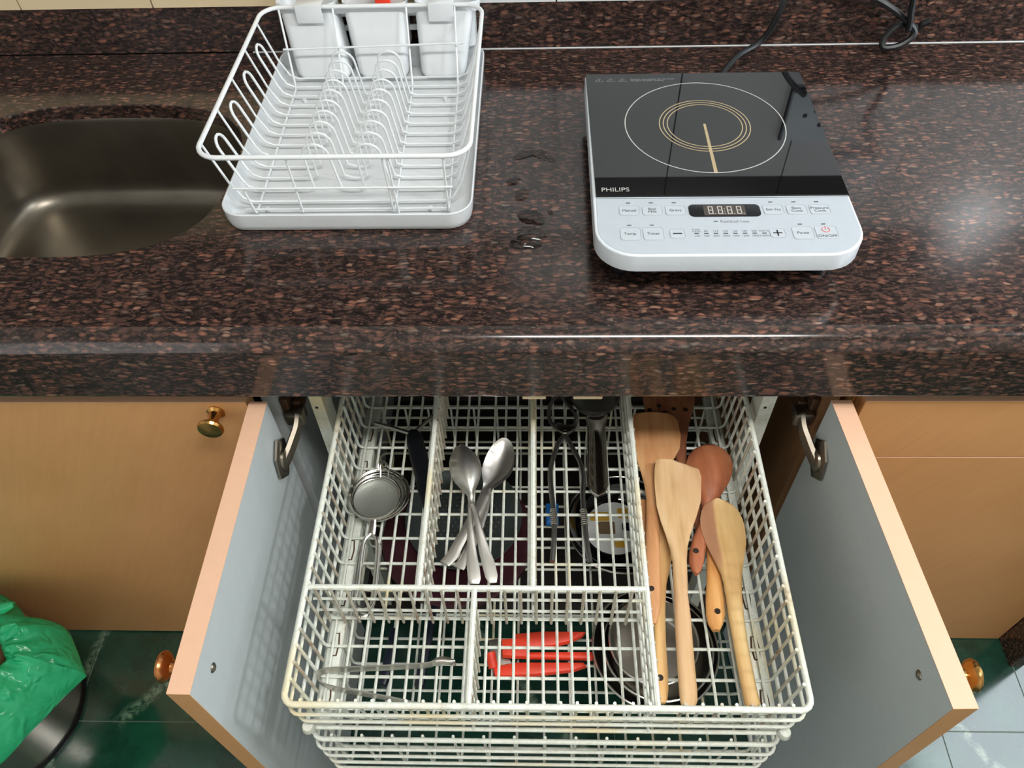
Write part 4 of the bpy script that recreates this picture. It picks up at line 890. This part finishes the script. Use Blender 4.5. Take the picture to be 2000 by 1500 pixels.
# ------------------------------------------------------------------ spilt water
def puddle(pts, h):
    P = [p[:2] for p in smoothpath([p+(0,) for p in pts], 3, True)]; cx = sum(p[0] for p in P)/len(P); cy = sum(p[1] for p in P)/len(P)
    return G().rings([[(cx+(x-cx)*s_, cy+(y-cy)*s_, K+.0002+h*z) for x, y in P] for s_, z in ((1, 0), (.9, .19), (.75, .44), (.6, .64), (.45, .80), (.3, .91), (.15, .98), (.02, 1))], False, True)
gwp = 'water spilt on the granite between rack and cooktop'
for pts, h, lab in (([(-0.0222,0.7748),(-0.0107,0.7826),(0.0022,0.7785),(0.0111,0.7705),(0.0097,0.7530),(0.0059,0.7417),(-0.0042,0.7380),(-0.0154,0.7419),(-0.0243,0.7476),(-0.0318,0.7439),(-0.0295,0.7573)], .0010, 'largest flat pool of spilt water on the granite'),
                    ([(-0.0238,0.8029),(-0.0148,0.8152),(0.0022,0.8108),(0.0113,0.7984),(0.0086,0.7824),(-0.0043,0.7845),(-0.0159,0.7866)], .0009, 'flat water patch just behind the largest pool'),
                    ([(-0.0233,0.7650),(-0.0106,0.7697),(0.0060,0.7676),(0.0129,0.7617),(0.0084,0.7540),(-0.0067,0.7522),(-0.0206,0.7553)], .0050, 'ridge of water added on the largest pool to catch a highlight'),  # bulge added so that its slope mirrors the ceiling light
                    ([(-0.0318,0.7449),(-0.0231,0.7495),(-0.0142,0.7456),(-0.0042,0.7503),(0.0059,0.7473),(-0.0004,0.7398),(-0.0166,0.7372),(-0.0279,0.7391)], .0042, 'rounded front lip added to the largest pool to catch a highlight'),  # second added bulge, shaped for a glint along the pool's front
                    ([(-0.0444,0.7459),(-0.0394,0.7468),(-0.0355,0.7402),(-0.0341,0.7326),(-0.0391,0.7364)], .0022, 'small bright drop, nearest the counter front'),
                    ([(0.0127,0.8128),(0.0180,0.8137),(0.0218,0.8065),(0.0179,0.8034)], .0022, 'small bright drop right of the flat patch'),
                    ([(-0.0272,0.8493),(-0.0166,0.8600),(-0.0084,0.8490),(-0.0137,0.8341),(-0.0256,0.8321)], .0010, 'middle splash of water, behind the flat patch'),
                    ([(-0.0326,0.9242),(-0.0174,0.9455),(0.0025,0.9500),(0.0277,0.9232),(0.0164,0.9163),(-0.0046,0.9356),(-0.0214,0.9216)], .0008, 'thin curved trail of water, farthest back'),
                    ([(-0.0386,0.8759),(-0.0250,0.8847),(-0.0194,0.8756),(-0.0288,0.8646),(-0.0384,0.8670)], .0008, 'tiny water drop left of the middle splash')):
    wp = solo('water_puddle', puddle(pts, h), 'water', lab, 'water', gwp, True)
    if sum(p.normal.z for p in wp.data.polygons) < 0: wp.data.flip_normals()

# ------------------------------------------------------------------ waste bin with its green bag
BC = (-.985, .440)
bn = thing('waste_bin', 'round stainless steel waste bin on the green floor at lower left', 'bin', BC+(0,))
part('body', G().lathe([(0, .004), (.128, .004), (.137, .010), (.139, .03), (.140, .203), (.138, .205), (.136, .203), (.134, .03), (0, .012)], BC+(0,), 'z', 56, False), 'dull_steel', bn)
part('base_ring', G().lathe([(.120, 0), (.1405, 0), (.1415, .006), (.1395, .012), (.12, .010)], BC+(0,), 'z', 56, False), 'black_plastic', bn)
hem = [(-0.8646,0.2768),(-0.8317,0.3107),(-0.8127,0.3425),(-0.7931,0.3753),(-0.7728,0.4092),(-0.7517,0.4392),(-0.7522,0.4476),(-0.7676,0.4680),(-0.7886,0.4957),(-0.8106,0.5207),(-0.8404,0.5323),(-0.8876,0.5374)]
def baggeo():
    P = [p[:2] for p in smoothpath([p+(0,) for p in hem], 5)]
    a0 = math.atan2(P[-1][1]-BC[1], P[-1][0]-BC[0]); a1 = math.atan2(P[0][1]-BC[1], P[0][0]-BC[0])+2*PI
    r0 = math.dist(P[-1], BC); r1 = math.dist(P[0], BC); M = 40
    for k in range(1, M):
        t = k/M; a_ = a0+(a1-a0)*t; r = (r0*(1-t)+r1*t); r = min(r, .165) if .15 < t < .85 else r
        P.append((BC[0]+r*math.cos(a_), BC[1]+r*math.sin(a_)))
    hc_ = (-.905, .442); R = []; n = len(P); rnd = random.Random(3)
    ph = [rnd.uniform(0, 6.28) for _ in range(6)]
    for s_, z in ((1.0, -.012), (1.0, 0), (.96, .016), (.88, .034), (.78, .052), (.66, .066), (.54, .073), (.44, .070), (.36, .058), (.31, .035), (.28, -.01), (.25, -.06)):
        ring_ = []
        for j, (x, y) in enumerate(P):
            u = 2*PI*j/n; wv_ = (math.sin(9*u+ph[0]+6*s_)*.4+math.sin(17*u+ph[1]-9*s_)*.35+math.sin(5*u+ph[2]+14*s_)*.5)*.013*math.sin(PI*min(1, max(.0, (1.02-s_)*1.4)))
            ring_.append((hc_[0]+(x-hc_[0])*s_, hc_[1]+(y-hc_[1])*s_, K-.655+z+wv_))
        R.append(ring_)
    return G().rings(R, False, False)
bg = thing('bin_bag', 'crumpled translucent green plastic bag lining the steel bin', 'bag', (-.9, .44, K-.66))
part('sheet', baggeo(), 'green_bag', bg, 70)
tl = [(-0.9219,0.5238),(-0.8973,0.5276),(-0.8811,0.5304),(-0.8679,0.5323)]
part('tie_tail', G().blade([((x, y+w_), (x, y-w_), K-.60+.004*i, .004, -.006) for i, ((x, y), w_) in enumerate(zip(tl, (.008, .011, .011, .004)))], 6), 'green_bag', bg)
solo('food_scrap', G().lathe([(0, .022), (.020, .020), (.031, .012), (.034, 0), (.030, -.012), (.010, -.02), (0, -.02)], (-.893, .446, K-.606), 'z', 20, False), 'brown_scrap', 'brown rounded scrap showing in the mouth of the green bag', 'scrap')
